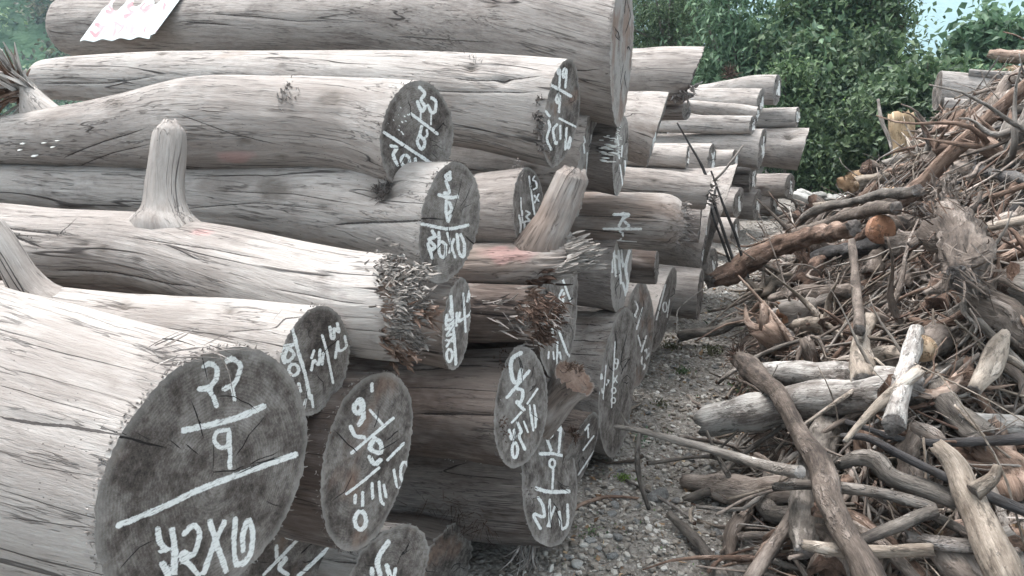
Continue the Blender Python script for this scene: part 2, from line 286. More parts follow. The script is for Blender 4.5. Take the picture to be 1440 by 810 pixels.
# ---------------------------------------------------------------- logs
ROW = R_(22.); RN = np.array([cos(ROW), -sin(ROW), 0]); LOGS = {}; CHECK = []
def start_point(px, py, D=None, off=0.):
    v = ray(px, py)
    s = D / math.hypot(v[0], v[1]) if D else -(.783 + off) / (RN @ v)
    return CAM + s * v
def build_log(key, label, face, path, hw=0, D=None, off=0., az=-68., ext=1.6, q=1, lean=0, knots=(), cracks=(), paint=(), fcracks=None, brown=.2, lite=0., fbrown=.1, flite=0.,
        jag=0., endround=False, cap=True, mark_side=False, reds=(), seed=None, oval=.045, rimfib=0, name='log', capdepth=0., fork=None, tipround=0.):
    seed = seed if seed is not None else abs(hash_str(key)) % 1000; r = np.random.RandomState(seed)
    a = R_(az); d = np.array([sin(a), cos(a), 0]); pn = np.array([cos(a), -sin(a), 0]); N, M = {3: (210, 168), 2: (120, 120), 1: (64, 84), 0: (30, 48)}[q]
    fx, fy, fh = face; ph = np.linspace(0, 2 * pi, M, endpoint=False); c, sn = np.cos(ph), np.sin(ph)
    for it in range(4):
        P0 = start_point(fx, fy, D, off); pts = [np.r_[P0, fh * ((P0 - CAM) @ Fv) / FPX]]
        for px, py, h in path:
            v = ray(px, py); s = pn @ (P0 - CAM) / (pn @ v); P = CAM + s * v; pts.append(np.r_[P, h * s / FPX])
        if ext > 0:
            dl = pts[-1] - pts[-2]; u = dl[:3] / np.linalg.norm(dl[:3]); u = nrm(u * 1. + d * .6)
            for k in (.5, 1.): pts.append(np.r_[pts[-1][:3] + u * ext * .5, pts[-1][3] * .97])
        S = spline(pts, N); C, rad = S[:, :3], np.maximum(S[:, 3], .01); T, e1, e2 = frames(C)
        if tipround: s_ = np.concatenate([[0], np.cumsum(np.linalg.norm(np.diff(C, axis=0), axis=1))]); rl_ = tipround * rad[3]; rad = rad * np.sqrt(np.clip(1 - .62 * np.clip((rl_ - s_) / rl_, 0, 1) ** 2, .1, 1))
        def ring0(A, B): return C[0] + rad[0] * (c[:, None] * e1[0] + sn[:, None] * e2[0]) - T[0] * (A * c - B * sn)[:, None]
        k = abs(proj(np.array([P0 - .1 * T[0]]))[0][0, 0] - proj(np.array([P0]))[0][0, 0]) / .1
        B = lean / 2 / max(k, 1); A = 0.
        if hw:
            best = 1e9
            for Ax in np.linspace(-1.3, 1.3, 53) * rad[0]:
                Rg = ring0(Ax, B); n_ = np.cross(Rg[M // 4] - Rg[0], Rg[M // 2] - Rg[0]); n_ = n_ * (1 if n_ @ T[0] < 0 else -1); vis = n_ @ (CAM - P0) > 0
                x = proj(Rg)[0][:, 0]; e = abs((x.max() - x.min()) / 2 - abs(hw)) + 1.5 * abs(Ax) / rad[0] + (0 if vis == (hw > 0) else 400)
                if e < best: best, A = e, Ax
        Q = proj(ring0(A, B))[0]; mx, mn = Q.max(0), Q.min(0); fx += face[0] - (mx[0] + mn[0]) / 2; fy += face[1] - (mx[1] + mn[1]) / 2; fh *= 1 if tipround else 2 * face[2] / (mx[1] - mn[1])
    s = np.concatenate([[0], np.cumsum(np.linalg.norm(np.diff(C, axis=0), axis=1))]); L = s[-1]
    if endround:
        rl = rad[-1] * .7; t = np.clip((s - (L - rl)) / rl, 0, 1); rad = rad * np.sqrt(np.maximum(1 - t ** 2 * .93, .02))
    fl = max(2.2 * abs(A) + 2.2 * abs(B), .12)
    w = np.clip(1 - s / fl, 0, 1); sh = -(A * c - B * sn)[None] * w[:, None]
    if jag: 
        jg = (np.abs(vn(np.stack([c * 6, sn * 6, 0 * c], -1), seed)) ** .6 + .6 * r.rand(M)) * jag; sh = sh + jg[None] * np.clip(1 - s / (3 * jag), 0, 1)[:, None] ** 1.
    S2 = np.repeat(s[:, None], M, 1); Cc = c[None] + 0 * S2; Sn = sn[None] + 0 * S2; rr = np.repeat(rad[:, None], M, 1)
    gc = np.stack([S2 + sh, rr * Cc, rr * Sn], -1)
    tw = .25 * S2; ct, st = np.cos(tw), np.sin(tw); gc[..., 1], gc[..., 2] = gc[..., 1] * ct - gc[..., 2] * st, gc[..., 1] * st + gc[..., 2] * ct
    g2 = gc + seed * 3.1
    disp = rr * (oval * np.cos(2 * np.arctan2(Sn, Cc) + r.rand() * 6 + S2 * .7) + .5 * oval * np.cos(3 * np.arctan2(Sn, Cc) + r.rand() * 6 - S2))
    disp += rr * .085 * fbm(g2 * np.array([1.8, 4, 4]), 3, seed) + .0018 * fbm(g2 * np.array([1.6, 40, 40]), 2, seed + 3)
    if q >= 2: disp += .0010 * fbm(g2 * np.array([3., 95, 95]), 2, seed + 9)
    nv = Cc[..., None] * e1[:, None] + Sn[..., None] * e2[:, None]
    V = C[:, None] + (rr + disp)[..., None] * nv + T[:, None] * sh[..., None]
    # chewed rim
    V[0] += T[0] * (r.rand(M, 1) * .004) 
    P2, Z = proj(V.reshape(-1, 3)); facing = ((CAM - V.reshape(-1, 3)) * nv.reshape(-1, 3)).sum(1) > 0
    drk = np.zeros(len(P2)); Vf = V.reshape(-1, 3); nf = nv.reshape(-1, 3)
    mmpx = Z / FPX
    if q >= 2 or True:
        Lc = min(L, 2.2); kp = [(r.uniform(.1, Lc), r.uniform(0, 2 * pi), r.uniform(.006, .017)) for _ in range(int(3 + 3 * Lc))]; SS = S2.ravel(); PH = np.repeat(ph[None], N, 0).ravel(); RR = rr.ravel()
        for ks, kph, kr_ in kp:
            dth = np.angle(np.exp(1j * (PH - kph))) * RR; dd = np.hypot((SS - ks) / 1.7, dth) / kr_; mk = dd < 4; g = np.exp(-(dd[mk] / 1.6) ** 2); hl = np.exp(-(dd[mk] / .7) ** 2); Vf[mk] += nf[mk] * ((.35 * kr_ * g - .7 * kr_ * hl))[:, None]; drk[mk] = np.maximum(drk[mk], np.clip(1.1 * hl + .25 * g, 0, .9))
    for kx, ky, kr, kh in knots:      # px centre, px radius, height as a share of radius
        dx = (P2 - [kx, ky]) / [kr * 1.5, kr]; dd = np.hypot(dx[:, 0], dx[:, 1]); g = np.exp(-dd ** 2) * facing
        hole = np.exp(-(dd / .55) ** 2) * facing
        Vf += nf * ((kh * kr * mmpx) * g - abs(kh) * 1.1 * kr * mmpx * hole * (1 if kh < 0 else .7))[:, None]
        Vf += nf * (.18 * kr * mmpx * g * fbm(Vf * 60, 2, 4))[:, None]
        drk = np.maximum(drk, np.clip(1.25 * hole + .5 * g * (vn(Vf * 130, 3) > .1), 0, 1))
    sd, cw, bd = crack_attrs(P2, cracks) if cracks else (np.full(len(P2), 20.), np.zeros(len(P2)), np.full(len(P2), 99.))
    cw = cw * facing
    if cracks: Vf -= nf * (np.minimum(.006, cw * mmpx * 1.5) * np.exp(-(bd / np.maximum(cw * 1.2, 1)) ** 2))[:, None]
    pnt = paint_attr(P2, paint) if mark_side else np.full(len(P2), -2.); pnt[~facing] = -2
    red = np.zeros(len(P2))
    for kx, ky, ka, kb in reds: red = np.maximum(red, np.clip(1.15 - np.hypot((P2[:, 0] - kx) / ka, (P2[:, 1] - ky) / kb) + .6 * vn(Vf * 30, 8), 0, .45) * facing)
    n = len(Vf); gcf = gc.reshape(-1, 3)
    Vall = np.vstack([Vf, C[-1:]]); gcf = np.vstack([gcf, [[L, 0, 0]]]); j = np.arange(M)
    far = np.stack([np.full(M, n), (N - 1) * M + j, (N - 1) * M + (j + 1) % M], -1)
    z1 = lambda x, v=0.: np.append(x, v)
    me = mk_mesh(key, Vall, [grid_faces(N, M), far], {'gc': gcf, 'csd': z1(sd, 20), 'cw': z1(cw), 'pnt': z1(pnt, -2), 'drk': z1(drk), 'red': z1(red)}, [M_SIDE])
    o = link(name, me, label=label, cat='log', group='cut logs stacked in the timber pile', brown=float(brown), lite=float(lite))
    if cap:
        rim = Vall[:M]; cen = rim.mean(0); Kr = {3: 64, 2: 44, 1: 24, 0: 10}[q]
        nrmf = np.cross(rim[M // 4] - cen, rim[0] - cen); nrmf = nrmf / np.linalg.norm(nrmf); nrmf = nrmf if nrmf @ T[0] < 0 else -nrmf
        f = (1 - np.arange(Kr) / Kr)[:, None]; VV = cen + (rim - cen)[None] * f[..., None]; VV = VV.reshape(-1, 3); edge = np.repeat(f, M, 1).ravel()
        # flatten the relief of the rim away from the edge: a sawn plane
        off_ = ((VV - cen) @ nrmf); VV -= nrmf * (off_ * np.clip((1 - edge) * 6, 0, 1))[:, None]
        X = (VV - cen) @ e1[0]; Y = (VV - cen) @ e2[0]; r0 = rad[0]; hc = np.array([r.uniform(-.15, .15), r.uniform(-.15, .15)]) * r0
        gcap = np.stack([X, Y, 0 * X + seed], -1); pr = np.hypot(X - hc[0], Y - hc[1]) * (1 + .06 * fbm(gcap * 6, 2, seed))
        inn = np.clip((1 - edge) * 8, 0, 1)
        VV += nrmf * ((.0022 * fbm(gcap * 22, 3, seed) * min(1, r0 / .1) - capdepth * (1 - edge ** 3) * (.4 + .6 * np.abs(fbm(gcap * 14, 3, seed + 1)))) * inn)[:, None]
        PF, Zf = proj(VV); fcs = list(fcracks) if fcracks is not None else []
        if fcracks is None or q >= 2:
            cp = proj((cen + hc[0] * e1[0] + hc[1] * e2[0])[None])[0][0]; rp = proj(rim)[0]
            for kk in range(r.randint(5, 9) if not fcracks else 5):
                tgt = rp[r.randint(M)]; t0, t1 = r.uniform(.2, .5), r.uniform(.55, .9); mid = r.randn(2) * 3
                fcs.append(([cp + (tgt - cp) * t0, cp + (tgt - cp) * (t0 + t1) / 2 + mid, cp + (tgt - cp) * t1], r.uniform(.8, 1.7) * max(.35, min(1, face[2] / 120))))
        sdf, cwf, bdf = crack_attrs(PF, fcs, rng=7.)
        pf = paint_attr(PF, paint) if (paint and not mark_side) else np.full(len(PF), -2.)
        j = np.arange(M); tri = np.stack([(Kr - 1) * M + j, (Kr - 1) * M + (j + 1) % M, np.full(M, Kr * M)], -1)
        VV = np.vstack([VV, [VV[-M:].mean(0)]]); gcap = np.vstack([gcap, [gcap[-1]]])
        mf = mk_mesh(key + '_end', VV, [grid_faces(Kr, M), tri], {'gc': gcap, 'rad': z1(pr), 'edge': z1(edge), 'csd': z1(sdf, 20), 'cw': z1(cwf), 'pnt': z1(pf, -2)}, [M_END])
        # face normals outward
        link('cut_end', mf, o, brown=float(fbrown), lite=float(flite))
        if rimfib:
            idx = r.randint(0, M, rimfib); og = rim[idx] + nv[0][idx] * .001 + T[0] * r.rand(rimfib, 1) * .012
            dr = -T[0] * r.uniform(.1, 1, (rimfib, 1)) + nv[0][idx] * r.uniform(-.2, .9, (rimfib, 1)) + r.randn(rimfib, 3) * .45
            link('frayed_fibres', fibres(og, dr, r.uniform(.002, .007, rimfib), r.uniform(.001, .0024, rimfib), 'fray', M_FIBRE, .4, seed), o, kind='stuff')
    LOGS[key] = dict(o=o, P0=P0, C=C, T=T, rad=rad, e1=e1, e2=e2, az=az); 
    CHECK.append((key, C, rad)); return o
def hash_str(s):
    h = 7
    for ch in s: h = (h * 31 + ord(ch)) % 99991
    return h
def at_log(key, px, py, toward=1.):
    """point on a log's surface seen at a pixel: nearest ring centre in the picture, moved towards the camera"""
    g = LOGS[key]; P2, Z = proj(g['C']); k = int(np.argmin(np.hypot(P2[:, 0] - px, (P2[:, 1] - py) * .3))); v = ray(px, py)
    Zc = Z[k]; h = (P2[k, 1] - py) * Zc / FPX; r = g['rad'][k]; dz = math.sqrt(max(r * r - h * h, (.15 * r) ** 2)); vh = nrm(v); sa = math.sqrt(max(1 - (vh @ g['T'][k]) ** 2, .08)); return CAM + (Zc - toward * dz * .9 * (vh @ Fv) / sa) * v, k
def splinters(key, pxpts, n, dirw, L, w, mat, spread=.7, name='splinters', seed=1, lift=1., bend=.35):
    """pxpts: list of (px,py,spread px)"""
    r = np.random.RandomState(seed); g = LOGS[key]; og = []
    for i in range(n):
        a = pxpts[r.randint(len(pxpts))]; p, k = at_log(key, a[0] + r.randn() * a[2] * .5, a[1] + r.randn() * a[2] * .5, lift); og.append(p)
    og = np.array(og); dr = np.array(dirw)[None] + r.randn(n, 3) * spread
    return link(name, fibres(og, dr, r.uniform(.35, 1, n) * L, r.uniform(.5, 1, n) * w, name, mat, bend, seed), g['o'], kind='stuff' if n > 12 else None)
def stub(key, pts, dz=(0, 0), name='branch_stub', mat=None, M=40, tipjag=.25, label=None, seed=3, collar=.9, brown=None):
    """a branch standing off a log, traced at the log's own distance; dz = metres towards the camera at base and tip"""
    g = LOGS[key]; P2, Z = proj(g['C']); k = int(np.argmin(np.hypot(P2[:, 0] - pts[0][0], (P2[:, 1] - pts[0][1])))); n = len(pts); A = []
    for i, (x, y, h) in enumerate(pts):
        z = Z[k] - (dz[0] + (dz[1] - dz[0]) * i / (n - 1)); A.append(np.r_[CAM + z * ray(x, y), h * z / FPX])
    S = spline(A, 70); C, rad = S[:, :3], S[:, 3]; rad = rad * np.sqrt(1 - .5 * np.clip((np.arange(70) - 64) / 5., 0, 1) ** 2); v, gg, q, t = stick_data(C, rad, M, seed, .11)
    r = np.random.RandomState(seed); sl_ = np.concatenate([[0], np.cumsum(np.linalg.norm(np.diff(C, axis=0), axis=1))]); LT = g['T'][k]; fw = np.repeat(collar * np.exp(-np.maximum(sl_ - .6 * rad[4], 0) / (.9 * rad[20])), M); rel = v[:70 * M] - np.repeat(C, M, 0); v[:70 * M] += (rel @ LT * fw)[:, None] * LT; v[:70 * M] += rel * (.12 * vn(gg[:70 * M] * 25, seed) * np.minimum(fw, 1))[:, None]
    T = nrm(C[-1] - C[-3]); m = 69 * M
    v[m:m + M] += T * (r.rand(M, 1) * tipjag * rad[-1]); v[-1] -= T * rad[-1] * .3
    v += nrm(np.ones(3)) * 0 + (.0022 * fbm(gg * np.array([5., 60, 60]), 2, seed))[:, None] * nrm(v - np.vstack([np.repeat(C, M, 0), C[:1], C[-1:]]) + 1e-9)
    z = np.zeros(len(v)); me = mk_mesh(name, v, [q, t], {'gc': gg, 'csd': z + 20, 'cw': z, 'pnt': z - 2, 'drk': z, 'red': z}, [mat or M_SIDE])
    o = link(name, me, g['o'], label=label, lite=float(g['o']['lite']), brown=float(g['o']['brown'] if brown is None else brown)); return o, C, rad
# ================================================================ THE TIMBER STACK (traced logs)
B = build_log
pt_big = [(4.5, [(286.7,515.5),(295.5,511),(304.5,518),(303.3,533),(293.3,545.5),(280,546.7)]), (4, [(293,546),(300,558),(304.5,571)]), (4.5, [(317.8,509),(326.7,504.4),(337.8,513.3),(335.5,526.7),(329,540),(315.5,546.7)]), (3.5, [(326.7,546.7),(330,562)]),
 (5, [(257.8,605.5),(329,589),(371,571)]), (3.8, [(322,604.5),(306.7,606.7),(301,617.8),(309,629),(320,626.7),(322,606.7),(323.3,635.6),(323.3,657)]), (5, [(166.7,739),(229,713.3),(282,687.8),(346.7,663.3),(415.5,639)]),
 (5, [(222,744),(224.5,761),(233,772)]), (5.5, [(242,745.5),(245.5,772),(245.5,805)]), (3.5, [(225,776),(236,772)]), (6, [(229,794),(236,808)]), (4.5, [(259,751),(271,739),(280,745.5),(279,763),(271,781),(258,777),(256,788),(266.7,794),(278,808)]), (5, [(258,780),(262,788)]),
 (5, [(295.5,734),(304.5,763),(318,803)]), (4.5, [(315.5,734),(300,768),(286.7,805.5)]), (4.5, [(331,730),(329,763),(331,790),(338,794.5),(351,781),(355.5,754.5),(350,730),(342,750),(342,774.5)])]
B('l7', 'very thick pale log at the front, three rows of white numbers on its cut end', (287,672,187), [(150,635,187),(0,600,190),(-150,565,190)], hw=143, az=-72, q=3, brown=.12, lite=.03, flite=.005, ext=1.6, paint=pt_big, oval=.02, rimfib=420,
  cracks=[([(0,587),(60,596),(120,603),(182,614)],3.4), ([(0,542),(60,560),(170,592)],1.0), ([(210,505),(250,510),(300,500)],2.6), ([(200,489),(240,492),(300,487)],1.6),([(0,473),(90,497),(200,524)],1.0),([(20,648),(90,663),(150,672)],.9),([(15,728),(90,738),(145,742)],1.0)],
  fcracks=[([(150,608),(184,617),(205,624),(235,630)],2.6), ([(280,492),(286,510),(293,540)],1.1), ([(306,557),(330,558),(350,568),(362,578)],1.2), ([(262,625),(280,640)],1.3), ([(299,664),(330,662),(345,655)],1.2),([(300,625),(299,664)],.9),([(168,800),(195,770),(220,758)],1.0),([(375,705),(395,712)],.9),([(240,620),(255,632)],1.1)],
  knots=[(232,500,12,-.3)])
pt = [(3, [(411.7,463.3),(420,496.7),(428.3,523.3),(436,560)]), (2.2, [(453.3,471.7),(460,496.7),(468.3,538.3)]), (2.5, [(464,460),(466,475),(470,475),(470,462),(476.7,466.7),(474,455)]), (2.3, [(485,473),(486.7,488),(476.7,493),(475,480),(471.7,503)]),
 (3, [(411.7,485),(401.7,486.7),(395,493.3),(400,500),(405,490),(413.3,498.3),(405,508.3),(396.7,501.7),(400,510)]), ell(413,520,7,8,2.8), (3, [(420,540),(423,550)]), (2.5, [(430,562),(427,575)]), (2.5, [(438,556),(440,572)]), (2.3, [(441.7,493),(438,503)]), (2.6, [(438,520),(441.7,507),(448,513),(450,492)]), (2.4, [(455,497),(453,512)])]
B('l6', 'pale log with slanted white figures on its end, just above the thickest front log', (441,511,75), [(330,490,66),(180,470,55),(60,452,50),(-60,438,48)], hw=54, az=-70, q=3, off=.03, lite=.035, fbrown=.15, brown=.1, paint=pt, rimfib=120, cracks=[([(385,462),(400,447),(435,443)],1.6),([(320,466),(380,462)],1.0)], knots=[(172,429,9,-.35),(322,436,8,-.35)])
pt = [(4, [(505,561.7),(498,571.7),(501.7,581.7),(510,575),(510,565),(505,561.7),(511.7,583),(505,596.7)]), (3.5, [(493,600),(500,613),(511.7,615)]), (3, [(523,540),(523,550)]), (2.4, [(520,576.7),(538,596.7)]), (2.6, [(553,588),(523,613),(495,636.7)]), (4, [(526.7,616.7),(520,630),(535,636.7),(535,623),(526.7,616.7)]), (4, [(520,643),(526.7,652),(535,647)]),
 (2.4, [(568,623),(545,646.7)]), (2.4, [(533,658),(504,682),(487,694.6)]), (2.6, [(523,680),(524,701)]), (2.6, [(533,678),(535.5,703),(539.7,709)]), (2.4, [(539.7,682),(543,699)]), ell(569,664,6,15,2.4), (2.4, [(554,661),(558.6,684),(567,686)]), (3, [(500,697),(499,707)]), (2.6, [(510,692.5),(510,711)]), ell(507,732,8,13,3.6)]
B('l8', 'brown-rimmed oval cut end with figures and crossed bars, right of the thickest front log', (517,643,121), [(440,632,112),(320,610,100)], hw=67, az=-69, q=3, ext=2.0, brown=.8, fbrown=.4, paint=pt, rimfib=200, lite=-.12, lean=-20, oval=.05)  # lite darkens the whole flank, painting in shade from neighbouring logs
pt = [(3, [(406.7,730),(398,750),(413,756.7),(409,734.5)]), (3, [(389,768),(389,785.5)]), (2.6, [(429,748),(371,808)]), (4, [(402,785.5),(393,799),(404.5,808)]), (3.4, [(462,771),(420,810)])]
B('l9', 'low log under the thickest front log, with a white triangle and two slanted bars', (398,800,95), [(300,775,92),(150,745,85)], hw=68, az=-70, off=.16, q=2, ext=1.5, brown=.5, fbrown=.45, paint=pt, rimfib=60)
pt = [(4.4, [(546,762),(531,787),(534.5,808)]), (4, [(544,795),(548,810)]), (3.6, [(523,800),(523,810)]), (3, [(556,800),(554,812)])]
B('l10', 'ragged-rimmed grey log at the bottom edge, one tall white angular stroke on its end', (550,812,72), [(470,800,66),(380,785,60)], hw=56, az=-70, off=.03, q=2, ext=1.5, brown=.5, fbrown=.3, jag=.008, paint=pt, rimfib=120, cracks=[([(470,790),(500,792),(520,798)],1.8)])
B('l11', 'blunt unmarked log end right of the one with the tall angular stroke', (630,805,70), [(570,792,66),(500,780,60)], hw=38, az=-70, off=.25, q=2, ext=1.5, brown=.7, fbrown=.5, jag=.012, lite=-.02, rimfib=60)
# row of crooked and broken logs above
B('l5', 'long pale log with a snapped shredded end and an upright branch stub', (572,432,71), [(480,422,69),(330,383,62),(200,352,52),(80,345,50),(-40,332,48)], az=-66, off=-.05, q=3, lite=.035, brown=.32, jag=.03, cap=True, fbrown=.9, capdepth=.03, hw=20, ext=1.8,
  cracks=[([(180,333),(300,350),(380,365)],1.2),([(80,380),(160,384),(240,400),(280,404)],1.5),([(0,318),(40,325),(110,332)],2.),([(0,322),(30,338),(60,348)],2.6),([(80,333),(108,307)],1.0),([(380,405),(480,424),(520,428)],1.)], knots=[(552,395,14,.35),(565,430,16,.4),(548,455,12,.3),(575,400,12,.4),(560,480,12,.3),(147,351,9,.25),(455,390,4,-.3),(458,409,4,-.3),(118,343,5,-.3)], reds=[(285,327,18,5)])
pt = [(2.6, [(634,416.7),(640,493),(641,512)]), (2, [(651.7,413),(655,466.7)]), (2.2, [(660,410),(658,421.7),(662.5,415),(657,424)]), (2.2, [(664,425),(663,438),(657,445)]), (2.2, [(642.5,440),(641.7,458)]), (2.2, [(646.7,440),(645,451.7),(651.7,448)]), (2.4, [(633,438),(636,448),(627.5,450),(629,442),(627.5,457),(635,455)]),
 (2.2, [(626.7,463),(635,461.7),(628,471.7),(636,470)]), (2, [(626.7,478),(637,480)]), (2, [(636,475),(628,487)]), ell(632,500,4,9,2.2)]
B('l5b', 'narrow oval cut end with white numbers on their side, right of the shredded snapped log', (643,454,62), [(600,447,60),(520,435,56)], hw=21, az=-66, off=.02, q=2, brown=.95, fbrown=.2, flite=.03, paint=pt, ext=1.8, rimfib=80)
pt = [(2.6, [(633,242),(626,248),(633,252),(633,245)]), (2.6, [(627,255),(632,270),(625,271)]), (3, [(617.5,274),(631.7,278),(643,276.7)]), (2.8, [(628,283),(627.5,300),(635,295),(632,285)]), (2.2, [(628,302),(630,311.7),(634,303)]), (2.8, [(593,315),(630,321.7),(658,316.7)]), (3, [(608,325),(611.7,333),(603,336.7),(611.7,346.7),(606,352)]), (2.8, [(601.7,343),(608,363)]),
 (2.6, [(617.5,326.7),(617.5,355),(625,361.7),(626.7,345),(621.7,340)]), (2.2, [(629,328),(640,361.7)]), (2.2, [(638,336.7),(631.7,355)]), (2.6, [(643,330),(645,353),(651.7,361.7),(653,343),(648,330)])]
B('l4', 'straight pale log, figures divided by two curved white bars on its end', (632,314,79), [(520,294,62),(300,276,46),(100,263,34),(-30,257,30)], hw=43, az=-65, q=3, off=0, lite=.03, brown=.15, fbrown=.1, flite=.03, paint=pt, ext=2.0, rimfib=160,
  cracks=[([(470,316),(560,312),(610,307)],2.2),([(300,268),(400,270),(520,290)],.9),([(200,300),(360,285),(470,296)],.9)], knots=[(536,266,22,-.45),(385,265,26,-.12),(455,292,6,-.3),(96,293,12,.3)], fcracks=[([(590,308),(625,309)],1.4),([(630,318),(634,360)],.9),([(655,332),(663,340),(674,347)],1.6)])
pt = [(2.8, [(590,123),(597.5,131.7),(592,140),(597.5,150),(593,156.7),(586.7,143)]), (1.5, [(591.7,156.7),(591.7,166.7)]), (2.6, [(606.7,137.5),(613,143),(611.7,156.7),(606.7,158),(601.7,148)]), (1.3, [(606.7,158),(606,175)]), (2.6, [(578,160),(615,188)]), (2.6, [(593,178),(590,190),(586.7,200),(593,210),(597.5,200),(591.7,191.7)]), (1.8, [(600,183),(601,190),(595,195)]),
 (2.8, [(540,186),(576.7,210),(611,232.5)]), (2.8, [(550,205),(558,208),(553,218),(559,232)]), ell(570,226,6,8,2.6), (2.6, [(584,223),(585,236)]), (2.2, [(595,232),(593,240)])] + [(1.1, [(a, b), (a + 1.5, b + 1)]) for a, b in [(563,151),(559,161),(568,163),(573,161),(557,173),(561,176),(545,172),(560,182),(564,185),(566,188),(553,168),(570,170),(565,171)]]
B('l3', 'crooked humped log, dark oval end with white figures and two slanting bars', (587,194,80), [(500,180,68),(400,174,66),(290,175,67),(180,186,52),(90,192,42),(0,197,32),(-70,202,30)], hw=50, az=-66, q=3, off=.08, lite=.015, brown=.3, fbrown=.0, flite=-.02, paint=pt, ext=1.0, rimfib=120,
  cracks=[([(90,222),(150,198),(210,178)],1.4),([(250,160),(330,190),(400,205)],.9),([(100,240),(160,215),(220,200)],1.)], knots=[(466,140,16,.3),(165,147,9,.2),(345,200,10,-.15),(140,115,5,.2)], reds=[(330,222,24,8)])
pt = [(1.9, [(786,95),(784,100),(786,105),(787.5,98),(786.7,121.7)]), (1.9, [(794,96),(791,101.7),(793,110),(796.7,98),(795,123)]), (2.6, [(774,119),(788,126.7),(802.5,135)]), (2.1, [(785,131.7),(781.7,140),(785,145),(787.5,135),(786,157.5)]), (1.8, [(786.7,166.7),(813,180)]), (2.2, [(767.5,156.7),(772.5,163)]), (2.2, [(771.7,170),(773,180),(769,195),(775,210)]),
 (2.2, [(783,175),(778,183),(781,201.7),(783,200)]), (1.8, [(788,177),(788,195)]), (1.9, [(796.7,180),(795,210)]), (1.9, [(801.7,193),(798,206.7),(801.7,208),(802.5,195)])]
B('l2', 'long pale log with a tall narrow end numbered in white, just under the topmost log', (790,160,73), [(690,146,66),(560,134,58),(400,120,46),(240,112,38),(110,110,30),(52,113,26)], hw=28, az=-69, q=3, off=0, lite=.025, brown=.35, fbrown=.35, paint=pt, ext=0, endround=True, rimfib=60, oval=.04,
  cracks=[([(640,110),(700,112),(765,106)],1.6),([(600,127),(700,129),(760,128)],1.2),([(480,112),(560,117),(600,118)],.9),([(60,118),(150,117),(230,105)],1.)], knots=[(662,95,9,-.3),(708,113,8,-.4)])
B('l1', 'topmost thick weathered log carrying the tin sheet on its far end', (875,72,108), [(760,52,98),(600,35,72),(400,33,52),(250,36,44),(150,38,41),(84,40,38)], hw=14, az=-66, q=3, off=-.05, lite=-.045, brown=.3, fbrown=.6, flite=.17, ext=0, endround=True, lean=32, rimfib=420, oval=.05,
  cracks=[([(260,30),(330,36)],1.4),([(300,20),(420,30),(470,28)],.9),([(560,52),(700,60)],.9),([(700,95),(800,100),(850,96)],1.2)])
pt = [(1.6, [(744,248),(751.7,301.7)]), (1.5, [(751.7,248),(749,253),(753,255),(755,263),(750,266.7)]), (1.4, [(751.7,275),(758,283)]), (1.4, [(757.5,273),(751.7,285)]), (1.7, [(730,303),(732.5,316.7),(731.7,326.7)]), (1.6, [(734,296.7),(735,313)]), (1.6, [(740,296.7),(745,300),(740,305),(745,310),(738,311.7)]), (1.5, [(737.5,313),(738,328)]), (1.2, [(732.5,278),(733,296)])]
B('l20', 'grey brown log whose narrow numbered end is half hidden behind the leaning tan branch', (743,292,58), [(690,294,53),(600,296,47)], hw=21, az=-68, q=2, off=.05, lite=-.03, brown=.25, fbrown=.1, paint=pt, ext=1.8, rimfib=60)
B('l17', 'broken pinkish log with a thick branch leaning up from its splintered end', (822,362,20), [(790,368,27),(740,371,31),(680,374,33),(560,380,34)], az=-70, q=3, off=-.15, lite=.02, brown=.5, fbrown=.9, jag=.05, ext=1., capdepth=.01, reds=[(712,357,42,15)], cracks=[([(650,400),(700,402),(730,408)],2.0)])
B('l18', 'rotten dark brown log with a crumbling reddish splintered end below the broken forked log', (768,441,41), [(720,440,41),(640,438,42)], az=-70, q=2, off=-.08, lite=-.09, brown=.95, fbrown=1.2, jag=.06, ext=1.2, capdepth=.05, hw=12, cracks=[([(665,428),(700,425),(735,432)],3),([(660,440),(720,446),(760,447)],2)])
pt = [(1.8, [(791,391.7),(802.5,424)]), (1.8, [(791,407.5),(786.7,416.7),(791,426.7),(793,411.7),(787.5,450)]), (2, [(781,451.7),(797,495),(801,501)]), (1.7, [(771.7,453),(769,465)]), (1.7, [(776,453),(777.5,473)]), (1.6, [(784,480),(783,517)]), (1.6, [(772,495),(771,504)]), (1.5, [(778,495),(779,505)]), (1.6, [(787,495),(789,505)])]
B('l19', 'large grey cut end with thin white numbers standing behind the splintered broken logs', (785,425,107), [(740,422,98),(640,415,85)], hw=32, az=-68, q=2, off=.02, lite=-.14, brown=.5, fbrown=0, flite=.04, paint=pt, ext=2.)  # dark lite paints the gap's shade onto the log body
pt = [(3.5, [(732.5,496),(719,506.7),(721,533),(728,538),(733,520)]), (2.6, [(744,521.7),(713,559)]), (2.8, [(728,546.7),(735,550),(733,565),(726,565),(736.7,576)]), (1.7, [(756,546.7),(741.7,567.5)]), (1.9, [(733,580),(720,594)]), (2.6, [(716,605),(720,618),(724,613),(723,605)]), ell(724,633,4,11,2.4), (2.6, [(728,595),(733,606.7),(730,613),(738,631.7)]), (1.7, [(736.7,593),(742.5,608)]), (1.8, [(746.7,580),(750,605)]), (1.8, [(753,581),(753,601)]), (1.8, [(745,570),(748,595)]), (1.8, [(751,570),(755,590)])]
B('l12', 'cracked brown log, large white hook figure on its end, above the lowest numbered end', (733,571,86), [(680,568,79),(600,565,72),(520,560,66)], hw=35, az=-68, q=3, off=0, lite=-.12, brown=.85, fbrown=.1, flite=.02, paint=pt, ext=1.6, rimfib=180, cracks=[([(575,520),(640,514),(700,517)],1.6),([(585,582),(660,583),(712,584)],1.8),([(560,545),(640,546),(705,550)],1.)])  # low lite: shade under the logs above, put into the wood colour
